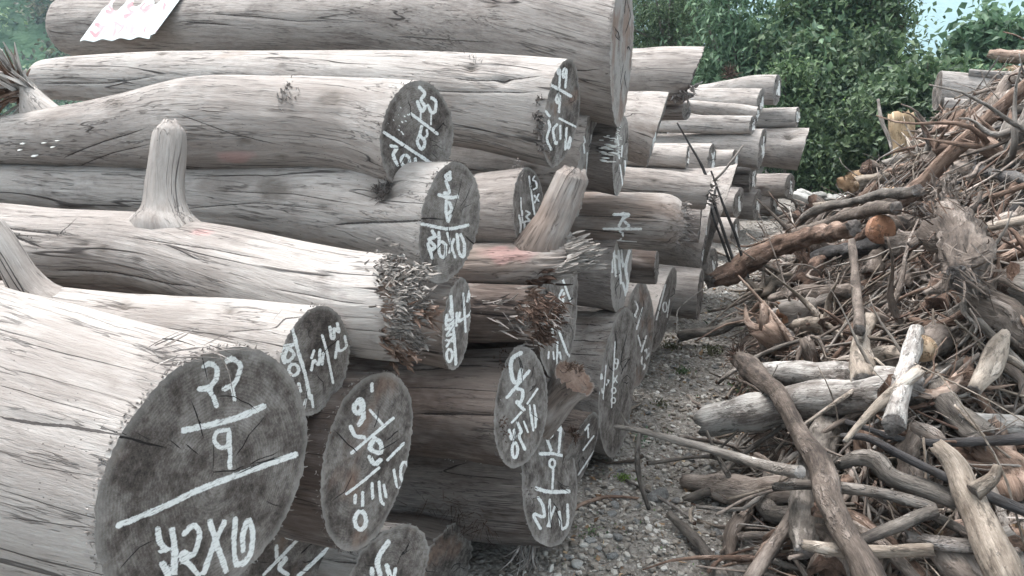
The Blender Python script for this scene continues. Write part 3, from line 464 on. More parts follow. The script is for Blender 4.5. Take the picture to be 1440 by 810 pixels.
pt = [(2.4, [(775,593),(776.7,605),(775,615),(767.5,610),(775,633)]), (2.4, [(786.7,593),(783,601.7),(788,605),(789,593),(786,635)]), (3, [(760,638),(771.7,638)]), (2.6, [(775,637.5),(796.7,641.7)]), ell(776.7,651.7,4,6,2), (2, [(778,660),(776.7,686.7)]), (3.2, [(754,686.7),(773,691.7),(800,691)]), (2.6, [(756.7,700),(763,710),(765,726.7),(750,723),(760,743)]), (2.2, [(773,703),(773,740)]), (2, [(780,713),(770,740)]), (2.4, [(786.7,720),(790,743),(798,736.7),(798,710)])]
B('l13', 'lowest dark log on the gravel, its white figures split by two level bars', (772,679,96), [(715,678,90),(640,675,82),(560,670,76)], hw=38, az=-68, q=3, off=0, lite=-.19, brown=.5, fbrown=.1, flite=.02, paint=pt, ext=1.5, rimfib=220)  # lowest lite: shadow on its buried body painted into the wood
pt = [(1.6, [(828,597),(822.5,605)]), (1.5, [(826.7,602),(827.5,615)]), (1.3, [(835,613),(820,633)]), (1.3, [(841.7,625),(813,668)]), (1.4, [(826.7,653),(825,670)]), (1.3, [(830,650),(832,661)])]
B('l14', 'cut end with a rusty rotten pocket at its top, behind the lowest numbered end', (815,640,56), [(790,632,52),(700,620,48)], hw=27, az=-66, q=2, D=2.66, lite=-.05, brown=.9, fbrown=.2, flite=.02, paint=pt, ext=1.3, knots=[])
B('l15', 'short smooth brown log piece slanting up to the right from between the numbered ends', (812,526,24), [(790,552,25),(765,583,27),(730,620,28)], az=-60, q=2, D=2.42, lite=-.02, brown=.75, fbrown=1.2, jag=.02, ext=.1, capdepth=.02)
pt = [(1.5, [(820,197),(822,215)]), (1.4, [(818,180),(823,200)]), (1.3, [(826,215),(824,260)]), (1.3, [(832,190),(830,240)])]
B('l21', 'flat slab-like log end seen edge on, right beside the tall narrow numbered end', (825,226,71), [(805,224,66),(740,220,60)], hw=15, az=-66, q=2, off=.06, brown=.3, fbrown=.35, flite=.09, paint=pt, ext=1.6, oval=.12, jag=.01)
pt = [(1.2, [(870,213),(871,223)]), (1.2, [(875,205),(874,220)]), (1.1, [(872,232),(876,262)]), (1.1, [(879,225),(880,258)]), (1.1, [(868,190),(870,205)])]
B('l22', 'dark log covered in layered white bracket fungus below the topmost log', (873,218,57), [(855,217,54),(800,214,50)], hw=11, az=-66, q=2, off=0, lite=-.10, brown=.4, fbrown=.1, flite=.07, paint=pt, ext=1.6)
pt = [(1.1, [(922,187),(921,198)]), (1.1, [(930,193),(931,208)]), (1.1, [(924,205),(926,225)]), (1.1, [(919,195),(918,215)]), (.9, [(927,215),(938,210)])]
B('l23', 'pale-topped log with a streaked narrow end, left of the log with the hollow underside', (925,184,55), [(905,180,52),(850,174,46)], hw=11, az=-66, q=1, off=.0, lite=.0, brown=.4, fbrown=.1, flite=.06, paint=pt, ext=1.6)
B('l24', 'thick log with hollow rotten underside on its end, top row right of the topmost log', (979,105,41), [(930,105,40),(880,106,38)], hw=-3, az=-68, q=2, D=4.6, lite=-.005, brown=.15, ext=1.8, lean=-24, jag=.015, knots=[(968,134,9,-.7)])
B('l24b', 'small short log end tucked directly beneath the log with the hollow underside', (966,157,12), [(940,157,12),(900,157,12)], hw=6, az=-67, q=1, D=4.7, lite=-.12, flite=.08, ext=1.2)
pt = [(2.5, [(863,301.7),(876.7,303),(870,318)]), (2.3, [(875,300),(885,301.7),(876.7,308),(885,318)]), (2.2, [(848,322),(901.7,322)]), ell(872.7,331,3.4,5,1.4), (1., [(838,341),(860,338),(895,340)])]
B('l16', 'log lying crosswise with white figures painted on its brown flank instead of its end', (966,316,37), [(940,314,40),(880,311,40),(800,310,38),(760,309,36)], hw=-5, az=-66, q=2, off=-.24, lite=0, brown=.7, fbrown=.5, jag=.012, tipround=.9, ext=.9, paint=pt, mark_side=True, cracks=[([(800,303),(860,304),(960,312)],1.),([(820,322),(900,330)],1.2)])
pt = [(2, [(863,352),(866,388)]), (2.2, [(870,353),(873,398)]), (2.4, [(885,353),(880,375),(883,400),(880,415)]), (2.2, [(860,365),(861,382)]), (2, [(876,398),(880,413)]), (2, [(866,360),(878,372)]), (1.6, [(874,352),(876,375)])]
B('l11f', 'narrow end thickly brushed with white paint, under the crosswise log marked on its flank', (874,380,57), [(850,378,54),(780,372,50)], hw=16, az=-67, q=2, off=.02, lite=-.12, brown=.2, fbrown=0, flite=.16, paint=pt, ext=1.6)  # body darkened by lite to paint the shade of the gap
B('l12f', 'short dark brown log stub behind the white-brushed narrow end', (924,376,24), [(905,375,24),(870,372,24)], hw=3, az=-70, q=1, D=3.55, lite=-.13, brown=.8, ext=1.2)
pt = [(1.1, [(865,480),(860,573)]), (1, [(852.5,511.7),(848,561.7)]), (1.3, [(841.7,526.7),(846.7,526.7),(843,531.7),(847.5,531.7),(842.5,536.7)]), ell(844.5,550,2.6,5,1.1), ell(866.7,508,3,3.4,1.2), (1.2, [(869.5,510),(867,518),(863,519)]), (1.1, [(862.5,530),(868,538)]), (1.1, [(868,528),(863,538)]), ell(863,549,3,4,1.2), ell(862.5,563,3,4,1.2), (1.1, [(851.7,535),(856.7,535),(851.7,543)])]
B('l13f', 'tall grey end on the ground with small white figures in two upright columns', (869,540,101), [(845,536,94),(800,531,86)], hw=30, az=-67, q=2, off=0, lite=.0, brown=.55, fbrown=.05, flite=.05, paint=pt, ext=1.6, cracks=[([(800,456),(850,458)],1),([(800,478),(850,481)],1.2),([(800,497),(848,500)],1.2)])
pt = [(1.4, [(893,423),(897,433),(893,443)]), (1.3, [(888,440),(895,447)]), (1.4, [(904,433),(895,463)]), (1.4, [(909,472.5),(901.7,495)]), (1.3, [(897.5,471.7),(901,486.7)]), (1.5, [(911.7,490),(906.7,493),(913,498),(908,505)]), (1.4, [(903,501.7),(902.5,511.7),(907.5,513),(905,520)])]
B('l14f', 'brownish grey end with slanted figure and bar, just behind the tall two-column end', (898,472,74), [(880,470,70),(830,464,64)], hw=21, az=-67, q=1, off=.05, brown=.4, fbrown=.55, flite=.05, paint=pt, ext=1.5)
pt = [(1.2, [(928,393),(931.7,400),(924,405),(931.7,408)]), (1.1, [(920,408),(926.7,420)]), (1.2, [(936,400),(923,450)]), ell(935,431.7,3,7,1.2), (1., [(941.7,421.7),(938,446.7)]), (1.2, [(941.7,440),(948,443),(943,448),(948,450)]), (1.2, [(939,455),(945,453),(946,466.7)])]
B('l15f', 'grey end with a long thin white slash and small figures, beside the plain brown log', (934,436,61), [(915,432,57),(870,425,52)], hw=18, az=-67, q=1, off=.03, brown=.3, fbrown=.0, flite=.05, paint=pt, ext=1.5)
B('l16f', 'plain brown log lying low behind the slash-marked end, next to the root tangle', (985,413,36), [(955,410,36),(900,402,34)], hw=5, az=-67, q=1, D=4.7, brown=.6, lite=-.04, fbrown=.5, ext=1.2)
pt = [(1.3, [(990,350),(987.5,365),(991.7,373),(986.7,390)]), (1.1, [(994,300),(993,330)]), (1.1, [(998,340),(999,370)])]
B('l10a', 'tall narrow grey end with a white zigzag figure, beside the thin leaning dark poles', (995,325,66), [(975,322,60),(930,317,54)], hw=11, az=-67, q=1, D=5.3, brown=.3, flite=.08, paint=pt, ext=1.4)
pt = [(1., [(1012,250),(1018,251)]), (1., [(1011,262),(1019,263)]), (1., [(1015,270),(1016,300)]), (1., [(1010,310),(1014,345)])]
B('l10b', 'pale narrow end with short level marks, behind the end with the zigzag figure', (1015,300,70), [(1000,297,62),(960,292,54)], hw=11, az=-67, q=1, D=5.9, brown=.1, flite=.10, lite=.0, paint=pt, ext=1.4)
B('l26', 'weathered grey log with a slanted broken end, over the log marked on its flank', (1000,272,24), [(960,268,25),(900,262,25)], hw=-3, az=-68, q=1, D=4.3, lite=.0, brown=.15, jag=.02, lean=-6, ext=1.)
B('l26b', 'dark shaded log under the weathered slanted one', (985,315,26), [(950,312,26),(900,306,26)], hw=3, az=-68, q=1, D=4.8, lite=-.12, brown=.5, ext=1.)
# far group
FAR = [('x1', 'dim log end low in the shadow between the far stack and the leaning poles', (1036,326,21), [(1020,325,21),(980,322,20)], 7, 7.6/1.15, -.05, .3, 0),
 ('x2', 'dim grey log end low behind the leaning dark poles, next to the red-brown root', (1004,374,24), [(985,372,24),(940,366,22)], 8, 6.1/1.15, -.04, .3, 0),
 ('x3', 'small end squeezed between the largest far log and the low ends beneath it', (1090,285,16), [(1075,285,16),(1050,284,15)], 5, 8.6, -.06, .3, 0),
 ('x4', 'round grey end filling the gap above the low ends of the far stack', (1027,250,16), [(1010,250,16),(980,249,15)], 5, 7.4, -.02, .2, 0),
 ('x5', 'stub end behind the short pale log with the splintered patch', (1035,225,14), [(1015,225,14),(985,224,14)], 5, 7.3, .0, .2, 0),
 ('f8', 'short pale log with a splintered patch near its upper rim, beside the leaning dark pole', (1003,225,21), [(975,224,20),(930,222,19)], 6, 5.6, .02, .1, 0),
 ('f9', 'small pale stub log at the foot of the far stack, behind the leaning dark pole', (969,223,19), [(950,222,19),(920,220,18)], 3, 5.2, .01, .1, 0),
 ('f5', 'largest log of the far stack with a white-scrawled end', (1073,208,29), [(1050,207,27),(1000,206,23),(935,204,18)], 6, 7.6, .0, .1, 0),
 ('f4', 'slender pale log in the far stack directly on its largest log', (1060,176,12), [(1020,176,12),(935,174,11)], 5, 7.5, .02, .05, 0),
 ('f3', 'pale tapering log of the far stack sloping down to the right', (1066,163,13), [(1030,157,12),(975,150,9),(940,147,8)], 4, 7.7, .03, .05, 0),
 ('f2', 'pale log of the far stack with a darker narrow end, second from its top', (1071,143,18), [(1040,142,18),(1000,141,17),(960,140,16)], 6, 7.9, .02, .1, 0),
 ('f1', 'uppermost log of the far stack carrying a small splayed root knob', (1094,126,24), [(1060,126,22),(1020,130,18),(985,133,14)], 6, 9., .02, .1, 0),
 ('f6', 'short pale log end right of the far stack, under its uppermost log', (1123,164,14), [(1100,165,14),(1070,166,14)], 3, 9.2, .03, .05, 0),
 ('f7', 'cracked log with a dark cavity, farthest right of the far stack', (1131,209,31), [(1110,208,30),(1080,207,28)], -3, 9.0, -.02, .3, -10),
 ('f10', 'brown log under the largest log of the far stack, near the leaning pole', (1060,252,19), [(1040,252,19),(1005,252,18)], 5, 7.8, -.1, .5, 0),
 ('f11', 'low dark log end at the foot of the far stack on the left', (1040,285,22), [(1025,284,22),(1000,284,20)], 7, 7.2, -.05, .2, 0),
 ('f12', 'low white-marked log end at the right foot of the far stack', (1066,288,20), [(1050,287,20),(1020,286,20)], 7, 7.8, -.05, .2, 0),
 ('f13', 'small log end under the cracked log with the dark cavity', (1112,262,19), [(1095,262,19),(1070,262,18)], 7, 8.6, -.08, .4, 0)]
for k, lab, fc, path, hw, D, li, br, ln in FAR:
    r = np.random.RandomState(hash_str(k)); px, py, h = fc
    st = [(1.15, [(px + r.uniform(-2, 2), py + r.uniform(-.6, .2) * h), (px + r.uniform(-2, 2), py + r.uniform(.2, .6) * h)]) for _ in range(4)]
    B(k, lab, fc, path, hw=hw, az=-67 + r.uniform(-5, 5), D=D * 1.15, q=1, lite=li, oval=.09, jag=.012, brown=br, fbrown=.1, flite=.06, paint=st, ext=1.2, lean=ln, knots=[(1108,190,8,-.7)] if k == 'f7' else [])
# grey logs beyond the brushwood on the right
B('g1', 'thick grey log with a dark end behind the top of the brushwood', (1318,127,28), [(1360,132,27),(1420,140,26),(1500,148,26)], az=68, D=9.6, q=1, hw=9, lite=0, brown=0, fbrown=.4, flite=-.05, ext=2)
B('g2', 'thin grey log below the thick dark-ended one behind the brushwood', (1326,150,13), [(1370,153,13),(1440,156,13)], az=68, D=9.3, q=1, hw=2, lite=0, brown=0, ext=2)
B('g3', 'slim pale log lying on top of the thick dark-ended log behind the brushwood', (1362,102,5), [(1400,105,5),(1440,107,6)], az=68, D=9.8, q=0, hw=1, lite=.02, brown=0, ext=1)

# ---------------- pieces that belong to single logs
stub('l5', [(232,340,36),(231,312,36),(231,296,29),(231,278,25.5),(232,255,24.5),(236,220,24),(239,190,22),(240,172,14)], tipjag=.5, label='upright pale branch stub with a chipped top')
stub('l17', [(748,378,20),(757,352,27),(768,330,28),(780,308,26),(792,280,25),(804,252,24),(808,240,22)], dz=(0,.03), tipjag=.4, brown=.75, label='thick branch leaning up to the right, tan on one side')
stub('l6', [(95,462,28),(70,435,34),(48,412,26),(30,388,22),(8,352,20),(-20,310,18)], dz=(0,.03), label='bent branch rising to the left edge')
stub('l3', [(66,178,24),(52,152,20),(40,132,13),(22,122,8)], tipjag=1., name='torn_branch_base')
# shredded end of l5
M_CHIP = bark('pale_split_wood', [(.3, (.10, .085, .075)), (.46, (.25, .225, .205)), (.6, (.40, .37, .345)), (.75, (.52, .49, .46))])
U_ = -LOGS['l5']['T'][0]
splinters('l5', [(545,375,26),(560,400,30),(560,440,30),(575,470,24),(585,420,26),(570,395,26),(590,380,14),(548,470,18)], 430, U_ * 1.2 + [0, -.2, .05], .026, .0045, M_CHIP, .4, seed=4, lift=1.15, bend=.12)
splinters('l5', [(535,480,12),(560,500,18),(590,445,20)], 80, U_ * .9 + [0, -.2, -.1], .04, .008, M_RFIBRE, .35, seed=5, lift=1.1)
splinters('l17', [(800,345,12),(812,352,10),(818,365,12),(800,372,12),(780,385,10)], 190, -LOGS['l17']['T'][0] * 1. + [0, -.05, .0], .06, .010, M_CHIP, .12, seed=6, lift=1.0, bend=.06)
splinters('l5', [(545,375,20),(560,410,26),(565,450,26),(580,480,18),(585,410,20)], 800, U_ * 1.2 + [0, -.2, .1], .018, .0025, M_FIBRE, .5, name='fine_splinters', seed=44, lift=1.1, bend=.2)
splinters('l17', [(745,398,12),(765,390,12),(735,408,10)], 60, -LOGS['l17']['T'][0] * 1. + [0, -.05, -.15], .05, .007, M_RFIBRE, .25, seed=7, lift=1.05)
splinters('l18', [(762,425,18),(775,450,18),(760,470,16),(745,440,22),(778,435,14)], 480, -LOGS['l18']['T'][0] * .9 + [0, -.1, -.4], .028, .005, M_RFIBRE, .3, seed=8, lift=1.2)
splinters('l18', [(700,432,26),(730,455,26),(770,445,12)], 120, -LOGS['l18']['T'][0] * 1. + [0, -.05, -.1], .07, .0045, M_FIBRE, .35, seed=18, lift=1.05)
splinters('l2', [(757,140,5),(757,165,7),(757,185,7),(762,205,6)], 200, -LOGS['l2']['T'][0] * .5 + [0, -.3, -.1], .022, .006, M_FIBRE, .7, name='torn_bark', seed=9, lift=1.05)
splinters('l3', [(38,128,9),(30,120,9),(45,122,8),(50,132,6)], 90, nrm(np.array([-.75, -.15, .45])), .15, .013, M_CHIP, .38, name='splayed_fibres', seed=10, lift=1.)
splinters('l3', [(38,128,8)], 70, nrm(np.array([-.8, -.2, .3])), .14, .014, M_RFIBRE, .45, name='splayed_fibres', seed=11, lift=1.)
splinters('l3', [(408,128,6),(402,140,7),(415,142,7),(400,150,5)], 120, np.array([.1, -.6, .5]), .03, .006, M_FIBRE, .5, name='chopped_knot', seed=12, lift=1.05)
splinters('l4', [(530,268,6),(545,262,5),(536,274,6)], 70, np.array([-.1, -.6, .5]), .025, .0035, M_FIBRE, .7, name='chopped_knot', seed=13, lift=1.03)
splinters('l2', [(660,92,6),(668,97,5),(652,88,6)], 60, np.array([.7, -.3, .35]), .05, .003, M_FIBRE, .5, name='lifted_fibres', seed=14, lift=1.03)
splinters('l7', [(225,497,22),(265,497,18),(295,487,10)], 22, np.array([.9, -.3, .12]), .07, .0022, M_FIBRE, .22, name='lifted_fibres', seed=15, lift=1.02)
splinters('l8', [(625,750,1)], 1, [0, 0, 1], .001, .001, M_FIBRE) if False else None
splinters('l13', [(640,718,22),(600,722,22),(665,728,18),(680,735,12)], 330, np.array([.3, -.5, .3]), .09, .0022, M_RFIBRE, .8, name='lodged_fibres', seed=16, lift=1.15)
splinters('l13', [(735,765,8),(748,770,6)], 30, np.array([-.1, -.4, -1.]), .09, .007, M_FIBRE, .3, name='hanging_shreds', seed=17, lift=1.05)
splinters('f1', [(1028,106,3),(1024,105,2)], 70, np.array([-.1, -.3, .6]), .16, .012, M_RFIBRE, .9, name='root_knob', seed=19, lift=1.)
splinters('l24', [(960,132,5),(968,135,6),(972,122,5),(950,138,5)], 60, np.array([.6, -.3, -.3]), .05, .009, M_FIBRE, .6, name='rotten_shreds', seed=20, lift=1.)
splinters('l14', [(803,605,5),(808,612,5)], 90, np.array([.4, -.5, -.3]), .03, .004, M_RFIBRE, .7, name='rotten_pocket', seed=22, lift=1.02)
splinters('l15', [(806,516,7),(815,520,5),(800,516,5)], 90, np.array([.5, -.4, .6]), .022, .0035, M_RFIBRE, .8, name='torn_tip', seed=23, lift=.9)
splinters('l16', [(955,290,8),(960,305,8),(962,320,8),(958,338,8)], 90, -LOGS['l16']['T'][0] * 1., .05, .006, M_FIBRE, .2, name='broken_tip', seed=24, lift=.9)
splinters('l26', [(995,262,6),(996,280,6)], 50, -LOGS['l26']['T'][0] * 1., .05, .007, M_FIBRE, .2, name='broken_tip', seed=25, lift=.9)
for key, a in (('l20', (727,236,7)), ('l12', (705,500,8)), ('l12', (706,600,8)), ('l13', (742,700,10)), ('l4', (590,245,8)), ('l4', (588,330,8)), ('l8', (455,600,9)), ('l8', (450,690,9))):
    splinters(key, [a, (a[0] + 2, a[1] + 12, a[2]), (a[0] + 1, a[1] - 8, a[2])], 50, np.array([.3, -.5, .1]), .010, .0035, M_RFIBRE if key in ('l8', 'l12') else M_FIBRE, .9, name='frayed_rim', seed=hash_str(key) + a[1], lift=1.03)
# bracket fungus
nf_ = NT('fungus_white'); fc_ = nf_.noise(nf_.attr('gc', out='Vector'), 60, 3); M_FUNG = nf_.done(nf_.mix(fc_, (.62, .60, .56), (.82, .81, .78)), .8)
def fungus(key, spots, name='bracket_fungus'):
    g = LOGS[key]; V, Q, b = [], [], 0
    for i, (px, py, w) in enumerate(spots):
        p, k = at_log(key, px, py, 1.2); Z = (p - CAM) @ Fv; R = w * Z / FPX; c = g['C'][k]; nv = nrm((p - c) - g['T'][k] * ((p - c) @ g['T'][k])); t = g['T'][k]; u = np.cross(t, nv); u = u if u[2] > 0 else -u
        M = 9; a = np.linspace(-pi / 2, pi / 2, M); rim = [p - nv * .004 + t * sin(x) * R * (1 + .2 * rs.randn()) + nv * cos(x) * R * .8 * (1 + .15 * rs.randn()) for x in a]
        up, dn = u * R * .10, -u * R * .22
        V += [x + up * (.4) for x in rim] + [x + dn * .3 for x in rim] + [p + up * 2.2, p + dn * 1.2]
        Q += [(b + j, b + j + 1, b + 2 * M) for j in range(M - 1)] + [(b + M + j + 1, b + M + j, b + 2 * M + 1) for j in range(M - 1)]
        Q += [(b + j + 1, b + j, b + M + j) for j in range(M - 1)] + [(b + j + 1, b + M + j, b + M + j + 1) for j in range(M - 1)]; b += 2 * M + 2
    V = np.array(V); link(name, mk_mesh(name, V, [np.array(Q)], {'gc': V}, [M_FUNG], True), g['o'], kind='stuff' if len(spots) > 5 else None)
sp = []
for i in range(46):
    y = 163 + i * 1.35 * (1 + .1 * rs.randn()); sp.append((846 + 17 * rs.rand(), y, 5 + 3.5 * rs.rand() * max(.3, 1 - (y - 160) / 90)))
for i in range(24): sp.append((866 + 5 * rs.rand(), 164 + i * 2.4, 3.2))
fungus('l22', sp)
for px, py, w in ((32,202,6),(27,211,5),(61,201,5),(79,198,4),(73,207,4.5),(48,219,6)): fungus('l3', [(px, py, w)])
def specks(key, spots, n, seed, name='white_speck_fungus'):
    r = np.random.RandomState(seed); og = []
    for i in range(n):
        a = spots[r.randint(len(spots))]; p, k = at_log(key, a[0] + r.randn() * a[2], a[1] + r.randn() * a[3]); og.append(p)
    link(name, fibres(np.array(og), r.randn(n, 3) + [0, -.4, 0], r.uniform(.0015, .006, n), r.uniform(.001, .0022, n), name, M_FUNG, .2, seed), LOGS[key]['o'], kind='stuff')
specks('l12', [(655,600,22,14),(670,640,20,6),(665,560,20,8)], 170, 31); specks('l13', [(660,655,25,10)], 30, 32); specks('l7', [(30,762,22,10),(70,775,14,8)], 26, 33)
# ---------------------------------------------------------------- painted metal sheet on the topmost log
ns = NT('white_painted_tin'); gcs = ns.attr('gc', out='Vector'); sn1 = ns.noise(gcs, 9, 4); sn2 = ns.noise(gcs, 120, 3)
cS = ns.mix(sn1, (.42, .46, .46), (.56, .60, .60)); pS = ns.attr('pnt'); fS = ns.math('MULTIPLY', ns.rng(ns.math('ADD', pS, ns.math('MULTIPLY_ADD', ns.noise(gcs, 200, 3), .9, -.45)), -.05, .4), ns.rng(sn1, .35, .6, .55, .95))
cS = ns.mix(fS, cS, (.42, .17, .19)); cS = ns.mix(ns.math('MULTIPLY', ns.rng(sn2, .62, .72), .5), cS, (.25, .15, .1)); M_TIN = ns.done(cS, .5)
def sheet():
    P, k = at_log('l1', 190, 14, 1.); g = LOGS['l1']; c = g['C'][k]; t = g['T'][k] * -1; r = g['rad'][k]
    PL, ZL = proj(g['C']); n1, n2 = 170, 130; V = np.zeros((n2, n1, 3)); px2 = np.zeros((n2, n1, 2))
    for i in range(n2):
        v = i / (n2 - 1)
        for j in range(n1):
            u = j / (n1 - 1); bx, by = 112 + 106 * u, 58 - 6 * u + 1.3 * sin(u * 26) - (4 if u > .93 else 0); x = bx + v * (70 + 2 * u) ; y = by - v * 98
            o_ = np.argsort(PL[:, 0]); Z = float(np.interp(x, PL[o_, 0], (ZL - 2.2 * g['rad'])[o_])) + 1.75 * r * v; V[i, j] = CAM + Z * ray(x, y) + np.array([0, 0, .008 * sin(u * 26)]); px2[i, j] = (x, y)
    V = V.reshape(-1, 3); Q = px2.reshape(-1, 2)
    st = [(2, [(160,3),(153,10),(160,15),(150,18)]), (2, [(168,3),(162,18)]), (1.8, [(187,5),(180,12),(188,15),(182,18),(175,23)]), (2, [(203,7),(198,13),(202,17),(207,12),(215,5)]), (1.6, [(220,8),(227,7.5)]), (1.6, [(232,8),(230,13)]), (1.3, [(150,2),(236,-2)]),
     (2.2, [(135,37),(143,38),(135,48),(128,47)]), (1.8, [(150,38),(145,48)]), (1.8, [(163,37),(160,48)]), (2, [(173,37),(167,43)]), (2, [(178,38),(180,47)]), (2, [(187,38),(183,48),(190,45)]), (1.8, [(200,36),(195,47)]), (1.4, [(206,38),(203,46)]), (1.5, [(135,36),(165,34),(203,34)]), (2, [(221,38),(219,45)]), (1.2, [(170,35),(176,31),(182,35)])]
    st = [(h * 1.25, p_) for h, p_ in st]; pn = paint_attr(Q, st); Vb = V + np.array([0, .0015, -.002]); N = len(V); f = grid_faces(n2, n1, 0, False); V2 = np.vstack([V, Vb])
    me = mk_mesh('sheet', V2, [f[:, ::-1], f + N], {'gc': np.vstack([V, V]), 'pnt': np.concatenate([pn, pn * 0 - 2])}, [M_TIN])
    link('tin_sheet_sign', me, label='wavy white tin sheet with faded pink lettering propped on the topmost log', cat='sign')
sheet()
# ================================================================ GROUND, BRUSHWOOD, STONES
def foot(y): return np.interp(y, [0, 2.0, 2.4, 3.45, 4.67, 5.6, 9.8, 14], [.9, .75, .72, .95, 1.25, 1.62, 3.2, 5.0])
def hbase(x, y):
    d = np.minimum(x - foot(y), (y - 1.9) * 1.05); d = np.maximum(d, 0); h = .66 * d + .10 * d * d
    h = np.minimum(h, 1.52 + .15 * (h - 1.52)); fall = np.clip((9.9 - y) / 3.4, 0, 1); return h * fall
def hg(x, y):
    q = np.stack([np.asarray(x, float), np.asarray(y, float), 0 * np.asarray(x, float)], -1)
    g = .05 * fbm(q * .8, 3, 50) + .014 * fbm(q * 6, 3, 51); 
    dist = np.hypot(x, y); return g - np.clip((y - 17) * .22, 0, 12) * 1. - .02
def heap(x, y): return hg(x, y) + hbase(x, y)
def heap_hit(px, py, lift=0.):
    v = ray(px, py); v = v / math.hypot(v[0], v[1]); t = np.linspace(1.2, 14, 1600); P = CAM + t[:, None] * v
    u = P[:, 2] < heap(P[:, 0], P[:, 1]) + lift; k = int(np.argmax(u)) if u.any() else len(t) - 1
    return P[k], t[k]
# ground sheet: fine near, coarse to the horizon
def axis(fine, far, a, b, n2): 
    m = np.arange(a, b, fine); l = a - np.geomspace(fine, far, n2)[::-1]; r = b + np.geomspace(fine, far, n2); return np.concatenate([l, m, r])
gx = axis(.03, 4200, -1.2, 4.2, 70); gy = axis(.03, 4200, .8, 9., 70); GX, GY = np.meshgrid(gx, gy); q = np.stack([GX, GY, 0 * GX], -1)
GZ = hg(GX, GY) + .010 * fbm(q * 22, 2, 60) * ((np.abs(GX) < 6) & (GY < 12)); V = np.stack([GX, GY, GZ], -1).reshape(-1, 3)
n = NT('gravelly_soil'); tc = n.n('TexCoord').outputs['Object']; a = n.noise(tc, 1.6, 5, .65); b = n.noise(tc, 34, 4, .7); v1 = n.n('TexVoronoi'); n.put(v1.inputs['Vector'], tc); v1.inputs['Scale'].default_value = 62
col = n.ramp(n.math('MULTIPLY_ADD', b, .6, n.math('MULTIPLY', a, .4)), [(.36, (.13, .108, .088)), (.5, (.255, .225, .195)), (.64, (.38, .35, .315))]); col = n.mix(n.rng(v1.outputs['Distance'], .1, .45, .5, 0), col, v1.outputs['Color'])
hv = n.n('HueSaturation'); hv.inputs['Saturation'].default_value = .12; hv.inputs['Value'].default_value = .62; n.put(hv.inputs['Color'], col); col = n.mix(.6, hv.outputs[0], n.ramp(b, [(.35, (.10, .082, .065)), (.65, (.28, .25, .22))]))
gm = n.rng(n.noise(tc, .7, 3), .5, .62); M_SOIL = n.done(col, .95, n.bump(n.math('MULTIPLY_ADD', v1.outputs['Distance'], -.8, b), .9, .012))
link('ground', mk_mesh('ground', V, [grid_faces(len(gy), len(gx), 0, False)], None, [M_SOIL]), kind='structure')
# brushwood core: the packed litter under the branches
hx, hy = np.meshgrid(np.linspace(.6, 9.5, 240), np.linspace(1.8, 10.6, 240)); q = np.stack([hx, hy, 0 * hx], -1); hb = hbase(hx, hy)
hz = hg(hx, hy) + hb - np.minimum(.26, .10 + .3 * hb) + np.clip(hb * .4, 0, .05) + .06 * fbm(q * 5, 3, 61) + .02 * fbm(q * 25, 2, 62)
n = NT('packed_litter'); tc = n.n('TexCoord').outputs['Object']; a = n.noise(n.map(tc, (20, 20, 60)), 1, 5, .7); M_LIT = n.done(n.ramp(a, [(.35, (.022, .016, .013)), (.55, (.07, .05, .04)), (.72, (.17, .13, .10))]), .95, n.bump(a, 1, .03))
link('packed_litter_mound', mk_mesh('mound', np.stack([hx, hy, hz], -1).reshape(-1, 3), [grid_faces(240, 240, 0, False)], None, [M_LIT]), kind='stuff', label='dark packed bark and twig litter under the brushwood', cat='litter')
# ---- stones
def rock_mesh(seed, sub=2):
    import bmesh
    bm = bmesh.new(); bmesh.ops.create_icosphere(bm, subdivisions=sub, radius=1); r = np.random.RandomState(seed); pl = nrm(r.randn(9, 3)); dd = r.uniform(.45, .9, 9)
    for v in bm.verts:
        p = np.array(v.co)
        for a, d in zip(pl, dd):
            e = p @ a - d
            if e > 0: p = p - a * e
        v.co = p
    V = np.array([v.co[:] for v in bm.verts]); V = V * np.array([1, r.uniform(.6, .9), r.uniform(.4, .7)]); T = np.array([[v.index for v in f.verts] for f in bm.faces]); bm.free(); return V, T
def stone_mat(name, c0, c1, c2):
    n = NT(name); g = n.n('TexCoord').outputs['Object']; off, rnd = off_from_random(n); va = n.n('VectorMath', operation='ADD'); n.put(va.inputs[0], g); n.put(va.inputs[1], off)
    a = n.noise(va.outputs[0], 3, 5, .7); f = n.noise(va.outputs[0], 18, 4, .7); v = n.math('ADD', n.math('MULTIPLY_ADD', f, .4, n.math('MULTIPLY', a, .6)), n.math('MULTIPLY_ADD', rnd, .2, -.1))
    return n.done(n.ramp(v, [(.36, c0), (.5, c1), (.66, c2)]), .9, n.bump(f, .7, .03))
M_ST = stone_mat('grey_stone', (.12, .115, .11), (.25, .245, .24), (.40, .39, .38)); M_STP = stone_mat('pale_stone', (.28, .27, .25), (.44, .43, .41), (.58, .57, .55))
def gravel_mat():
    n = NT('gravel_chips'); g = n.n('TexCoord').outputs['Object']; rn = n.attr('rnd'); f = n.noise(g, 60, 4, .7); v = n.math('MULTIPLY_ADD', f, .25, n.math('MULTIPLY', rn, .75))
    return n.done(n.ramp(v, [(.1, (.12, .10, .083)), (.5, (.25, .225, .198)), (.75, (.35, .33, .30)), (.95, (.52, .50, .48))]), .92)
M_GRV = gravel_mat()
RK = [rock_mesh(i, 1) for i in range(10)]
